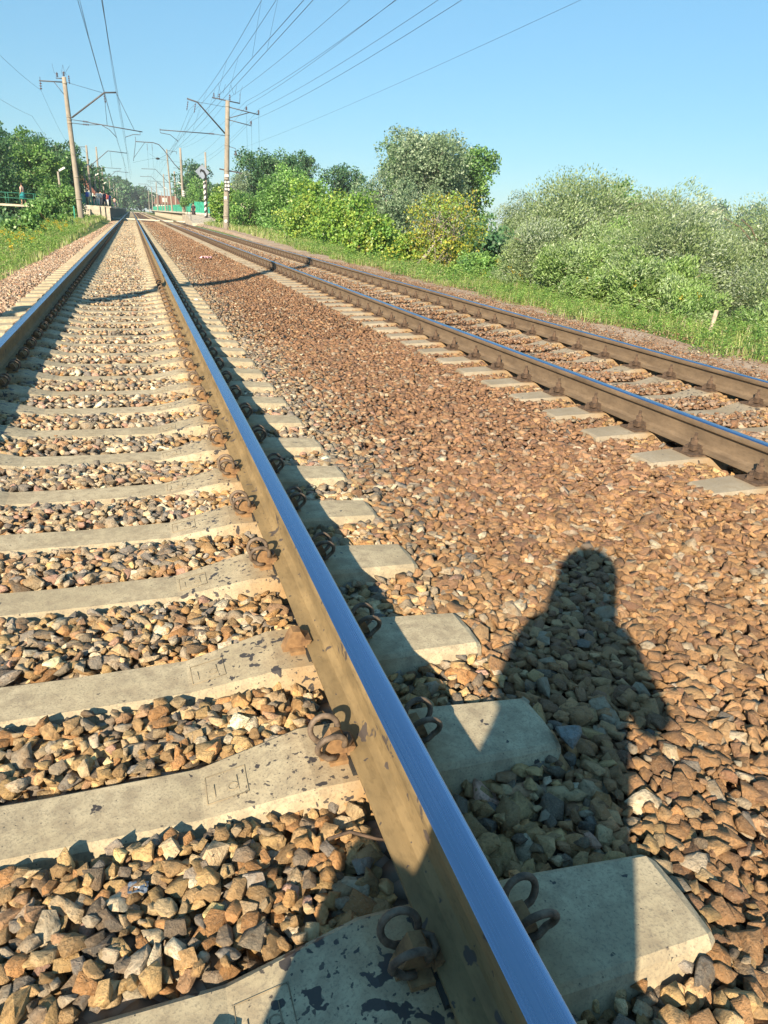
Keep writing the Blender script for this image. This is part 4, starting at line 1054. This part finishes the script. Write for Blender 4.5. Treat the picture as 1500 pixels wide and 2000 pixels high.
for i, y in enumerate((183, 243, 303, 363)):
    simple_mast((-5.6, y + 4, 0), ['third', 'fourth', 'fifth', 'sixth'][i] + ' concrete mast in the row along the left platform', 9.4, 1, i < 2)
    simple_mast((8.3, y + 20, 0), ['slim', 'slimmer', 'very thin', 'farthest visible'][i] + ' concrete mast in the distant row right of the tracks', 9.6, -1, i < 3)
# wires: spans with sag
def span(a, b, sag, n=14):
    return [(a[0] + (b[0] - a[0]) * k / n, a[1] + (b[1] - a[1]) * k / n, a[2] + (b[2] - a[2]) * k / n - sag * 4 * (k / n) * (1 - k / n)) for k in range(n + 1)]
def wire_run(pts, sag, r_=.009, n=14):
    mb = MB()
    for a, b in zip(pts[:-1], pts[1:]): mb.tube(span(a, b, sag, n), r_, 5)
    return mb
def catenary(label, contact, mess, sag, group='overhead contact lines'):
    t = empty('overhead_line', contact[0]); tag(t, label, 'overhead line', group); o0 = Vector(contact[0])
    sh = lambda ps: [tuple(Vector(p) - o0) for p in ps]
    wire_run(sh(contact), .03, .0075).build('contact_wire', [MWIRE], t)
    wire_run(sh(mess), sag, .0075).build('messenger_wire', [MWIRE], t)
    for (a, b), (c, d) in zip(zip(contact[:-1], contact[1:]), zip(mess[:-1], mess[1:])):
        n = max(3, int(abs(b[1] - a[1]) / 9))
        for i in range(n):
            k = (i + .5) / n; p = Vector(a).lerp(Vector(b), k); q = Vector(c).lerp(Vector(d), k); q.z -= sag * 4 * k * (1 - k)
            mb = MB(); mb.tube([tuple(p - o0), tuple(q - o0)], .005, 4); mb.build('dropper', [MWIRE], t)
    return t
catenary('left pair of contact and carrier wires over the near track', [(-1.05, 3, 6.0), (-.64, 63, 6.0), (-.2, 123, 6.0), (-.6, 183, 6.0), (-.2, 243, 6.0)],
         [(-1.2, 3, 8.9), (-1.2, 63, 8.89), (-.6, 123, 8.8), (-.6, 183, 8.7), (-.3, 243, 8.7)], 1.0)
catenary('right pair of contact and carrier wires over the near track', [(-.5, 3, 6.15), (-.02, 63, 6.05), (.1, 123, 6.2), (.3, 183, 7.2)],
         [(-.45, 3, 8.9), (-.42, 63, 8.95), (.2, 123, 8.8), (.8, 183, 8.8)], 1.0)
catenary('left pair of contact and carrier wires over the farther track', [(4.6, 3, 6.0), (3.82, 63, 6.1), (4.4, 123, 6.1), (4.0, 183, 6.0), (4.4, 243, 6.0)],
         [(4.5, 3, 8.9), (4.75, 63, 8.3), (4.4, 123, 8.4), (4.1, 183, 8.4), (4.2, 243, 8.4)], 1.0)
catenary('right pair of contact and carrier wires over the farther track', [(5.0, 3, 6.3), (4.49, 63, 6.35), (4.6, 123, 7.6)],
         [(5.2, 3, 8.9), (5.15, 63, 8.3), (4.9, 123, 9.0)], .8)
def wires(label, runs, sag, r_=.0075):
    for run, lab in zip(runs, label):
        o = wire_run(run, sag, r_).build('feeder_wire', [MWIRE]); tag(o, lab, 'wire', 'feeder wires beside the tracks')
wires(['thick wire from the right mast head, nearest the tracks', 'thick double-looking wire over the top of the right mast', 'thin wire to the inner insulator on the right crossarm',
       'thin wire to the outermost insulator on the right crossarm', 'thin wire to the lower insulator on the right crossarm'],
      [[(9.4, 3, 9.7), (7.9, 63, 9.46), (7.4, 123, 10)], [(10.8, 3, 9.5), (9.1, 63, 9.27), (7.9, 123, 10)], [(9.9, 3, 9.1), (9.15, 63, 9.0), (9.3, 123, 8.6)],
       [(10.9, 3, 8.8), (10.12, 63, 8.85), (10.4, 123, 8.5)], [(10.2, 3, 7.9), (9.5, 63, 8.0), (9.8, 123, 7.6)]], .55)
wires(['very thin high wire crossing the sky down to the trees on the right'], [[(19.0, 3, 10.5), (15.0, 120, 9.9)]], .6, .007)
wires(['wire hanging from the insulator of the left mast crossarm, upper at the left edge', 'lower slack wire at the left edge of the sky'],
      [[(-5.9, 3, 8.4), (-5.51, 63, 8.6), (-6.9, 123, 8.3)], [(-6.6, 3, 6.9), (-6.3, 63, 6.9), (-7.0, 123, 6.6)]], .9)

# ------------------------------------------------------------------ platforms
pl = empty('platform', (-2.2, 88, 0)); tag(pl, 'left high platform with pale concrete end wall, people waiting on it', 'platform')
mb = MB(); mb.box((-1.0, .12, .45), (2.0, .24, 1.5)); mb.box((-.485, -.002, .45), (.03, .24, 1.44), 1); mb.box((-1.0, -.002, .45), (.03, .24, 1.44), 1)
mb.build('end_wall', [MSLAB, MBLACK], pl)
mb = MB()
for i in range(10):
    mb.box((-1.0, 15 + i * 30 - .05 + .3, .35), (1.96, 29.7, 1.3))
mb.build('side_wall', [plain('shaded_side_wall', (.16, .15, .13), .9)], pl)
mb = MB(); mb.box((0, 0, 0), (2.9, 5.94, .14)); me = mb.mesh('deck_slab', [MSLAB2])
for i in range(48): add('deck_slab', me, pl, (-1.35, .5 + i * 6 + 2.97, 1.13))
mb = MB()
for i in range(6): mb.box((-2.25 , -.1 - i * .3 + .35, 1.0 - i * .19 - .5), (.5, .3, 1.1))
mb.build('stair', [MSLAB], pl)
def panel_fence(name, pts, z, h, label, post=True, w_=2.2, wire=False):
    t = empty(name, (pts[0][0], pts[0][1], z)); tag(t, label, 'fence'); o0 = Vector((pts[0][0], pts[0][1], 0))
    a = Vector((*pts[0], 0)) - o0; b = Vector((*pts[1], 0)) - o0; L = (b - a).length; n = max(1, int(L / w_)); d = (b - a) / n
    rr = random.Random(3); pm = None
    for i in range(n):
        p = a + d * (i + .03); q = a + d * (i + .97); dz = rr.uniform(-.04, .04)
        mb = MB(); mb.bar((p.x, p.y, h * .53 + dz), (q.x, q.y, h * .53 + dz), .02, h * .92)
        for k in range(6):
            s_ = p.lerp(q, (k + .5) / 6); mb.bar((s_.x, s_.y, h * .53 + dz), (s_.x + .001, s_.y + .12, h * .53 + dz), .05, h * .92)
        mb.build('fence_panel', [MGREEN], t)
        if pm is None: pb = MB(); pb.box((0, 0, h / 2), (.07, .07, h + .08)); pm = pb.mesh('post', [MGREEN])
        add('post', pm, t, tuple(a + d * i))
    return t
panel_fence('green_fence', [(-5.5, 90), (-5.3, 150)], 1.2, 1.25, 'green metal fence at the back of the left platform')
pr = empty('platform', (6.1, 95, 0)); tag(pr, 'right high platform, a pale slab on posts with shadow below', 'platform')
mb = MB(); mb.box((0, 0, 0), (3.0, 5.94, .18)); me = mb.mesh('deck_slab', [MSLAB2])
for i in range(45): add('deck_slab', me, pr, (1.5, 3 + i * 6, .98))
mb = MB(); mb.box((0, 0, 0), (.22, .22, 1.1)); mb.box((.28, 0, .46), (.34, .18, .14)); me = mb.mesh('support_post', [MSLAB])
for i in range(45): add('support_post', me, pr, (.35, .3 + i * 3, .35))
mb = MB(); mb.box((.15, 4, .3), (.05, 7, 1.0)); mb.box((2.9, 70, .3), (.1, 130, 1.2)); mb.build('back_wall', [MSLAB], pr)
# ramp of slabs from the platform end to the ground
rp = empty('ramp', (7.6, 91, 0)); tag(rp, 'pale concrete ramp and block at the near end of the right platform', 'ramp')
mb = MB(); mb.prism([(-6.5, -.35), (4.0, -.35), (4.0, .88), (1.5, .85), (-6.5, .0)], 'x', -1.45, 1.2); mb.build('ramp_slab', [MSLAB], rp)
mb = MB(); mb.box((1.9, -.5, .05), (1.3, 3.2, .9)); mb.box((1.9, -.5, .56), (1.35, 3.3, .1)); mb.build('block', [MSLAB], rp)
mb = MB()
for x, y in ((-1.38, -4), (-1.38, 1.2), (.9, -4)): mb.tube([(x, y, -.2), (x, y, 1.3)], .03, 6)
mb.build('post', [MSTEEL], rp)
panel_fence('green_fence', [(9.15, 96), (8.95, 160)], 1.07, 1.3, 'green metal fence along the back of the right platform')
panel_fence('green_fence', [(9.0, 160), (8.3, 320)], 1.07, 1.3, 'far stretch of the green fence on the right platform')
panel_fence('green_fence', [(7.7, 100), (9.4, 96.5)], .95, 1.45, 'taller end of the green fence behind the woman in the dark dress')
# crossings: pale boards laid over the tracks
for y, lab in ((97.5, 'white board crossing laid over both tracks at the platform ends'), (330, 'farther pale board crossing near the far end of the platforms')):
    w_ = .9 if y < 200 else 4
    mb = MB()
    for x0, x1 in ((-2.9, -1.25), (-.95, .35), (.65, 3.2), (3.55, 4.8), (5.15, 6.2)): mb.box(((x0 + x1) / 2, 0, -.06), (x1 - x0, w_, .12))
    o = mb.build('board_crossing', [plain('whitewashed_board', (.66, .60, .50), .9)], None, (0, y, 0)); tag(o, lab, 'crossing')
# platform lamps
def lamp_post(x, y, z, h, side, label, lean=0):
    t = empty('platform_lamp', (x, y, z)); tag(t, label, 'lamp post', 'platform lamp posts')
    mb = MB(); mb.tube([(0, 0, -.6), (lean, 0, h)], [.12, .085], 10); mb.build('post', [MPOLE], t)
    mb = MB(); mb.tube([(lean, 0, h - .05), (lean + .25 * side, 0, h + .12)], .03, 6)
    mb.bar((lean + .12 * side, 0, h + .08), (lean + .62 * side, -.1, h + .36), .2, .14, 1); mb.build('lamp_head', [MSTEEL, MWHITE], t)
lamp_post(-5.85, 75, -.2, 4.0, 1, 'nearest lamp post with white head, among bushes left of the leaning mast', -.1)
lamp_post(-5.25, 105, 1.1, 4.5, 1, 'lamp post with white head just right of the leaning mast', -.05)
lamp_post(-5.0, 128, 1.1, 4.4, 1, 'lamp post with white head in front of the white gable')
lamp_post(-4.8, 160, 1.1, 4.2, 1, 'lamp post with white head right of the dark twin masts')
lamp_post(-4.7, 205, 1.1, 4.2, 1, 'small distant lamp post with white head on the left platform')
lamp_post(-4.6, 215, 1.1, 4.0, 1, 'small distant lamp post beside another on the left platform')
lamp_post(8.7, 140, 1.0, 4.5, -1, 'lamp post with white head left of the curved-arm mast')
for i, y in enumerate((195, 230, 262, 300)): lamp_post(8.6, y, 1.0, 5.0, -1, ['tall', 'slimmer', 'faint', 'faintest'][i] + ' lamp post in the distance on the right platform')
# striped sign post with a diamond plate
t = empty('striped_sign_post', (8.13, 90, -.2)); tag(t, 'black and white striped post with a grey diamond sign seen from the rails', 'signpost')
mb = MB(); mb.tube([(0, 0, -.3), (-.03, 0, 4.6)], [.155, .13], 14); mb.build('striped_pole', [MSTR], t)
mb = MB(); mb.tube([(.12, .18, -.3), (.22, .18, 7.6)], [.13, .10], 10); mb.build('pole', [MPOLE], t)
mb = MB(); mb.box((-.22, -.18, 5.55), (1.12, .02, 1.12), mat=Matrix.Rotation(R(45), 3, 'Y')); mb.build('diamond_plate', [MSIGN], t)
mb = MB(); mb.prism([(-.50, 5.62), (-.44, 5.42), (-.36, 5.60), (-.12, 5.50), (.02, 5.2), (.02, 4.75), (.24, 4.75), (.24, 5.3), (.0, 5.72), (-.38, 5.85)], 'y', -.198, -.192); mb.build('bent_arrow', [MBLACK], t)
# old wooden pole, thin posts and the leaning white post
t = empty('wooden_pole', (10.55, 70, -.6)); tag(t, 'old brown wooden pole with crossarm and strut in front of the trees', 'pole')
mb = MB(); mb.tube([(0, 0, -.5), (.12, 0, 3.4)], [.13, .1], 8); mb.tube([(-.5, .1, -.5), (.05, .1, 3.0)], [.12, .09], 8); mb.build('pole', [MWOOD], t)
mb = MB(); mb.bar((-.6, 0, 3.05), (.85, 0, 2.92), .08, .1)
for x in (-.5, -.3, .4, .6, .75): mb.tube([(x, 0, 3.0), (x + .03, 0, 3.25)], .02, 5)
mb.build('crossarm', [MWOOD], t)
for i, (x, y, h, lab) in enumerate(((9.15, 66, 3.1, 'thin pale metal post right of the mast, upper one of two'), (9.75, 69, 2.9, 'thin pale metal post beside the old wooden pole'))):
    mb = MB(); mb.tube([(0, 0, -.3), (0, 0, h)], .035, 6); mb.tube([(0, 0, h * .75), (-.2, 0, h * .75)], .02, 5); mb.box((-.2, 0, h * .75), (.05, .05, .18))
    o = mb.build('thin_post', [MSLAB2], None, (x, y, -.4)); tag(o, lab, 'post')
t = MB(); t.tube([(0, 0, -.35), (.03, 0, .1), (.075, 0, .47)], [.038, .036, .034], 12)
o = t.build('leaning_post', [plain('whitewashed_post', (.42, .35, .27), .85, 0, .2, 20)], None, (8.78, 9.42, -.42)); tag(o, 'short leaning whitewashed post standing in the right verge', 'post')
# green stake in the grass by the leaning mast
mb = MB(); mb.box((0, 0, .5), (.08, .08, 1.3)); o = mb.build('green_stake', [MGREEN], None, (-4.1, 62, -.1)); tag(o, 'small green stake in the grass left of the leaning mast', 'stake')
# station building with steep red roof
t = empty('station_house', (-8.2, 140, 1.0)); tag(t, 'white station house with steep red roof behind the left platform', 'house')
mb = MB(); mb.prism([(-1.2, -1.5), (2.8, -1.5), (2.8, 1.5), (.6, 3.1), (-1.2, 3.1)], 'y', 0, 12); mb.box((-2.4, 3, .6), (2.6, 6, 4.2)); mb.build('wall', [MWALL], t)
mb = MB(); mb.prism([(3.4, 1.2), (3.4, 1.5), (.4, 5.2), (-2.4, 5.2), (-3.8, 2.9), (-3.8, 2.7)], 'y', .9, 13); mb.prism([(3.3, 1.0), (3.3, 1.3), (.4, 3.6), (.3, 3.2)], 'y', -.4, 1.0, 1); mb.build('roof', [MROOF, MWALL], t)
mb = MB(); mb.box((1.7, -.02, .1), (.9, .06, 1.6)); mb.box((-.4, -.02, .9), (.6, .06, .8)); mb.build('window', [MGLASS], t)
t = empty('station_house', (14.2, 330, 0)); tag(t, 'distant low house with red roof behind the far end of the right fence', 'house')
mb = MB(); mb.box((0, 0, 2), (9, 6, 3.4)); mb.build('wall', [MWALL], t); mb = MB(); mb.prism([(-5.4, 3.6), (5.4, 3.6), (3.6, 6.8), (-3.6, 6.8)], 'y', -3.5, 3.5); mb.build('roof', [MROOF], t)
mb = MB(); mb.box((-1, -3.05, 5.2), (1.6, 1.4, 1.6)); mb.build('dormer', [MWALL], t)
# footbridge with green railings
t = empty('footbridge', (-6.5, 70, .9)); tag(t, 'concrete footbridge with green railings over the hollow on the left', 'footbridge')
mb = MB(); mb.bar((0, 0, -.05), (-9, 3, -.05), 1.6, .16); mb.build('deck', [MSLAB], t)
mb = MB()
for s_ in (-.7, .7):
    for z in (.9, .5): mb.tube([(0, s_, z), (-9, 3 + s_, z)], .025, 6)
    for i in range(9): mb.tube([(-i * 1.1, i * .366 + s_, 0), (-i * 1.1, i * .366 + s_, .9)], .028, 6)
mb.build('railing', [plain('railing_paint', (.03, .17, .12), .6)], t)

# ------------------------------------------------------------------ people
def skin_body(name, pts, edges, rad, mats, parent, sub=2, root=0):
    me = bpy.data.meshes.new(name); me.from_pydata(pts, edges, []); o = add(name, me, parent)
    md = o.modifiers.new('skin', 'SKIN'); md.use_smooth_shade = True
    for i, r_ in enumerate(rad): me.skin_vertices[0].data[i].radius = (r_, r_) if not isinstance(r_, tuple) else r_
    me.skin_vertices[0].data[root].use_root = True
    md2 = o.modifiers.new('sub', 'SUBSURF'); md2.levels = sub; md2.render_levels = sub
    for m in mats: me.materials.append(m)
    return o
def chain_tube(mb, pts, rad, m=0, n=10): mb.tube(pts, rad, n, m)
def small_person(x, y, z, rz, label, top, bottom, dress=False, h=1.7, legs=.1, arms=.12, hair=MHAIR, bend=0.0, group=None, hat=False):
    """a person seen small on the platforms: continuous body, clothes and hair as its parts"""
    t = empty('person', (x, y, z), rz); tag(t, label, 'person', group); k = h / 1.7; b = bend
    P = [(0, 0, .92), (0, b * .3, 1.15), (0, b * .7, 1.38), (0, b, 1.47), (0, b * 1.05, 1.56), (0, b * 1.1, 1.67),
         (-.10, 0, .88), (-.11, legs, .48), (-.11, legs * .6, .09), (-.11, legs * .6 + .12, .04),
         (.10, 0, .88), (.11, -legs, .48), (.11, -legs * 1.6, .09), (.11, -legs * 1.6 + .12, .04),
         (-.17, b * .7, 1.38), (-.22, b * .6 + .02, 1.12), (-.20, b * .5 + arms, .90), (-.20, b * .5 + arms + .05, .82),
         (.17, b * .7, 1.38), (.22, b * .6, 1.12), (.20, b * .5 + arms * .6, .88), (.20, b * .5 + arms * .7, .80)]
    E_ = [(0, 1), (1, 2), (2, 3), (3, 4), (4, 5), (0, 6), (6, 7), (7, 8), (8, 9), (0, 10), (10, 11), (11, 12), (12, 13), (2, 14), (14, 15), (15, 16), (16, 17), (2, 18), (18, 19), (19, 20), (20, 21)]
    rd = [.12, .115, .11, .052, .085, .07, .085, .058, .04, .035, .085, .058, .04, .035, .052, .04, .03, .035, .052, .04, .03, .035]
    P = [(a * k, b_ * k, c * k) for a, b_, c in P]; rd = [r_ * k for r_ in rd]
    skin_body('body', P, E_, rd, [MSKIN], t, 1)
    mb = MB()
    mb.tube([(0, 0, .90 * k), (0, b * .3 * k, 1.12 * k), (0, b * .7 * k, 1.38 * k), (0, b * .9 * k, 1.45 * k)], [.165 * k, .155 * k, .17 * k, .07 * k], 12)
    for s_, i0 in ((-1, 14), (1, 18)): mb.tube([P[i0], tuple((Vector(P[i0]) + Vector(P[i0 + 1])) / 2 + Vector((.01 * s_, 0, 0))), P[i0 + 1]], [.072 * k, .06 * k, .055 * k], 8)
    mb.build('shirt', [top], t)
    mb = MB()
    if dress: mb.tube([(0, 0, 1.0 * k), (0, 0, .8 * k), (0, .02, .42 * k)], [.16 * k, .19 * k, .27 * k], 14)
    else:
        for i0 in (6, 10): mb.tube([(P[i0][0] * .9, 0, .95 * k), P[i0], P[i0 + 1], tuple(Vector(P[i0 + 1]).lerp(Vector(P[i0 + 2]), .85))], [.10 * k, .10 * k, .075 * k, .065 * k], 8)
    mb.build('skirt' if dress else 'trousers', [bottom], t)
    mb = MB(); mb.sphere((0, (b * 1.08 - .02) * k, 1.625 * k), .105 * k, 0, 10, 8, (1, 1.05, 1.05))
    if hat: mb.tube([(0, b * 1.08 * k, 1.66 * k), (0, b * 1.08 * k, 1.675 * k)], .17 * k, 12)
    mb.build('hair', [hair], t)
    return t
GPP = 'people waiting on the left platform'
WH = cloth('white_cloth', (.70, .68, .66)); BL = cloth('blue_cloth', (.05, .10, .42)); NV = cloth('navy_cloth', (.03, .04, .10)); KH = cloth('khaki_cloth', (.42, .38, .22))
RD = cloth('red_cloth', (.42, .10, .09)); DK = cloth('dark_cloth', (.045, .035, .045)); TE = cloth('teal_cloth', (.02, .22, .25)); PK = cloth('pink_cloth', (.55, .35, .30)); GN = cloth('pale_green_cloth', (.45, .5, .25))
zp = 1.20
small_person(-4.55, 96, zp, .3, 'person in white shirt and blue backpack bending forward, leftmost on the platform', WH, KH, bend=.35, group=GPP)
mb = MB(); mb.box((-4.75, 95.85, zp + 1.15), (.34, .28, .5)); o = mb.build('backpack', [BL]); 
md = o.modifiers.new('b', 'BEVEL'); md.width = .08; md.segments = 3; tag(o, 'bright blue backpack on the bending person at the left platform end', 'backpack')
small_person(-4.15, 97.5, zp, -.5, 'person sitting low in dark top behind the bending one', DK, PK, h=1.25, bend=.2, group=GPP)
small_person(-3.70, 98, zp, .2, 'person in white top standing left of the pair in the middle of the group', WH, WH, h=1.66, group=GPP)
small_person(-3.38, 98.6, zp, -.2, 'person in white shirt with light trousers, head just right of the white pair', WH, PK, h=1.72, legs=.2, group=GPP)
small_person(-3.05, 101, zp, .4, 'person in navy clothes in the shade of the dark mast', NV, NV, h=1.7, group=GPP)
small_person(-2.85, 104, zp, .1, 'person in red top and pale trousers near the platform edge', RD, WH, h=1.62, group=GPP)
small_person(-2.72, 110, zp, -.1, 'person in blue top near the platform edge, beside the lamp post', BL, NV, h=1.65, group=GPP)
small_person(-2.9, 128, zp, 0, 'small far person in pale green on the left platform', GN, GN, h=1.5, group=GPP)
small_person(-2.65, 142, zp, 0, 'farthest small person on the left platform edge', PK, NV, h=1.6, group=GPP)
small_person(6.95, 92.5, .42, math.pi * .9, 'woman in dark dress walking down the ramp of the right platform', DK, DK, dress=True, h=1.68, legs=.14, hat=False)
small_person(-8.55, 70.7, .95, 1.4, 'person in pink top and teal skirt crossing the footbridge', PK, TE, dress=True, h=1.62)

# the photographer, seen in the picture only as a shadow
ph = empty('person', (-.245 + .0, -.316, -.215), -R(SUN_AZ)); tag(ph, 'person in long dark clothes photographing the rails, visible only as the shadow', 'person')
# local axes: x right, y towards the sun-away direction, z up from the stone
P = [(0, 0, .90), (0, 0, 1.08), (0, .01, 1.24), (0, .0, 1.38), (0, .015, 1.43), (0, .03, 1.50), (0, .035, 1.60), (0, .02, 1.67),
     (-.10, 0, .86), (-.12, .02, .48), (-.13, -.02, .09), (-.14, .11, .035),
     (.10, 0, .86), (.12, .03, .48), (.13, .0, .09), (.14, .13, .035),
     (-.15, .0, 1.34), (-.17, .08, 1.13), (-.09, .27, 1.185), (-.055, .335, 1.215),
     (.16, .0, 1.35), (.245, .05, 1.13), (.11, .27, 1.185), (.06, .335, 1.215)]
E_ = [(0, 1), (1, 2), (2, 3), (3, 4), (4, 5), (5, 6), (6, 7), (0, 8), (8, 9), (9, 10), (10, 11), (0, 12), (12, 13), (13, 14), (14, 15), (3, 16), (16, 17), (17, 18), (18, 19), (3, 20), (20, 21), (21, 22), (22, 23)]
rd = [(.155, .11), (.125, .095), (.145, .105), (.11, .08), (.052, .052), (.072, .08), (.078, .09), (.06, .07), .09, .06, .04, .04, .09, .06, .04, .04, .058, .045, .033, .026, .058, .045, .033, .026]
skin_body('body', P, E_, rd, [MSKIN], ph, 2)
mb = MB()
for s_ in (-1, 1):   # palms and five fingers closed round the phone's edges
    px = .052 * s_
    mb.tube([(px * 1.05, .325, 1.212), (px * .95, .352, 1.222), (px * .86, .372, 1.232)], [.022, .026, .018], 8)
    for j, (dz, ln) in enumerate(((.030, .9), (.012, 1.0), (-.006, .93), (-.022, .78))):
        mb.tube([(px * .95, .362, 1.235 + dz), (px * .92, .378, 1.243 + dz), (px * .84, .386, 1.247 + dz), (px * (.84 - .3 * ln), .386, 1.249 + dz)], [.0085, .008, .007, .006], 7)
    mb.tube([(px * .95, .340, 1.230), (px * .75, .345, 1.262), (px * .45, .362, 1.285)], [.010, .0095, .007], 7)
mb.build('hands', [MSKIN], ph)
mb = MB(); mb.sphere((0, .118, 1.565), .016, 0, 8, 6, (.8, 1.1, 1.3))
mb.sphere((-.032, .108, 1.585), .013, 1, 8, 6); mb.sphere((.032, .108, 1.585), .013, 1, 8, 6); mb.tube([(-.025, .110, 1.515), (0, .117, 1.513), (.025, .110, 1.515)], .005, 6, 2)
for s_ in (-1, 1): mb.sphere((.083 * s_, .02, 1.575), .022, 0, 8, 6, (.4, .8, 1.3))
mb.build('face', [MSKIN, MBLACK, cloth('lips', (.4, .14, .12))], ph)
mb = MB(); mb.sphere((0, .0, 1.615), .127, 0, 14, 10, (1.0, 1.12, 1.05)); mb.tube([(0, -.03, 1.64), (0, -.055, 1.52), (0, -.05, 1.40), (0, -.05, 1.27)], [.12, .136, .138, .09], 12); mb.build('hair', [MHAIR], ph)
mb = MB()
mb.tube([(0, 0, 1.44), (0, 0, 1.37), (.01, 0, 1.25), (.02, 0, 1.08), (.01, 0, .92)], [.06, .15, .17, .175, .195], 18)
for s_, el in ((-1, .155), (1, .25)): mb.tube([(.115 * s_, 0, 1.35), ((el + .09) * .5 * s_, .02, 1.26), (el * s_, .07, 1.12), ((el + .11) * .5 * s_, .17, 1.15), (.11 * s_, .25, 1.18)], [.07, .068, .062, .052, .045], 12)
mb.build('coat', [DK], ph)
mb = MB(); mb.tube([(0, 0, 1.0), (0, 0, .85), (0, 0, .5), (-.02, .0, .22)], [.19, .21, .235, .26], 20); mb.build('skirt', [DK], ph)
mb = MB()
for s_ in (-1, 1): mb.tube([(.13 * s_, -.05, .045), (.135 * s_, .05, .05), (.14 * s_, .16, .035)], [.045, .05, .035], 10)
mb.build('shoes', [MBLACK], ph)
bagt = empty('shoulder_bag', (ph.location.x, ph.location.y, -.215), -R(SUN_AZ)); tag(bagt, 'dark bag hanging at the photographing person\'s left side', 'bag')
mb = MB(); mb.box((-.30, -.02, .56), (.20, .30, .38)); o = mb.build('bag_body', [DK], bagt); md = o.modifiers.new('b', 'BEVEL'); md.width = .05; md.segments = 4
mb = MB(); mb.tube([(-.23, -.02, .74), (-.17, -.02, 1.05), (-.14, -.01, 1.36), (-.08, -.0, 1.42)], .012, 6); mb.build('strap', [DK], bagt)
# phone held just behind the lens
mb = MB(); mb.box((0, 0, 0), (.074, .158, .008)); o = mb.build('phone', [MBLACK]); tag(o, 'black phone held out by the photographing person', 'phone')
o.matrix_world = cam.matrix_world @ Matrix.Translation((.015, -.05, .012))
bpy.context.view_layer.update()

# ------------------------------------------------------------------ air
hm = bpy.data.materials.new('haze'); hm.use_nodes = True; ht = hm.node_tree; ht.nodes.clear()
ho = ht.nodes.new('ShaderNodeOutputMaterial'); hv = ht.nodes.new('ShaderNodeVolumePrincipled')
hv.inputs['Color'].default_value = (.80, .90, 1.0, 1); hv.inputs['Density'].default_value = .00028; hv.inputs['Anisotropy'].default_value = 0
ht.links.new(hv.outputs[0], ho.inputs['Volume'])
hz = MB().box((150, 1300, 24), (7000, 6400, 84)).build('haze', [hm]); tag(hz, kind='stuff')
bpy.context.view_layer.update()
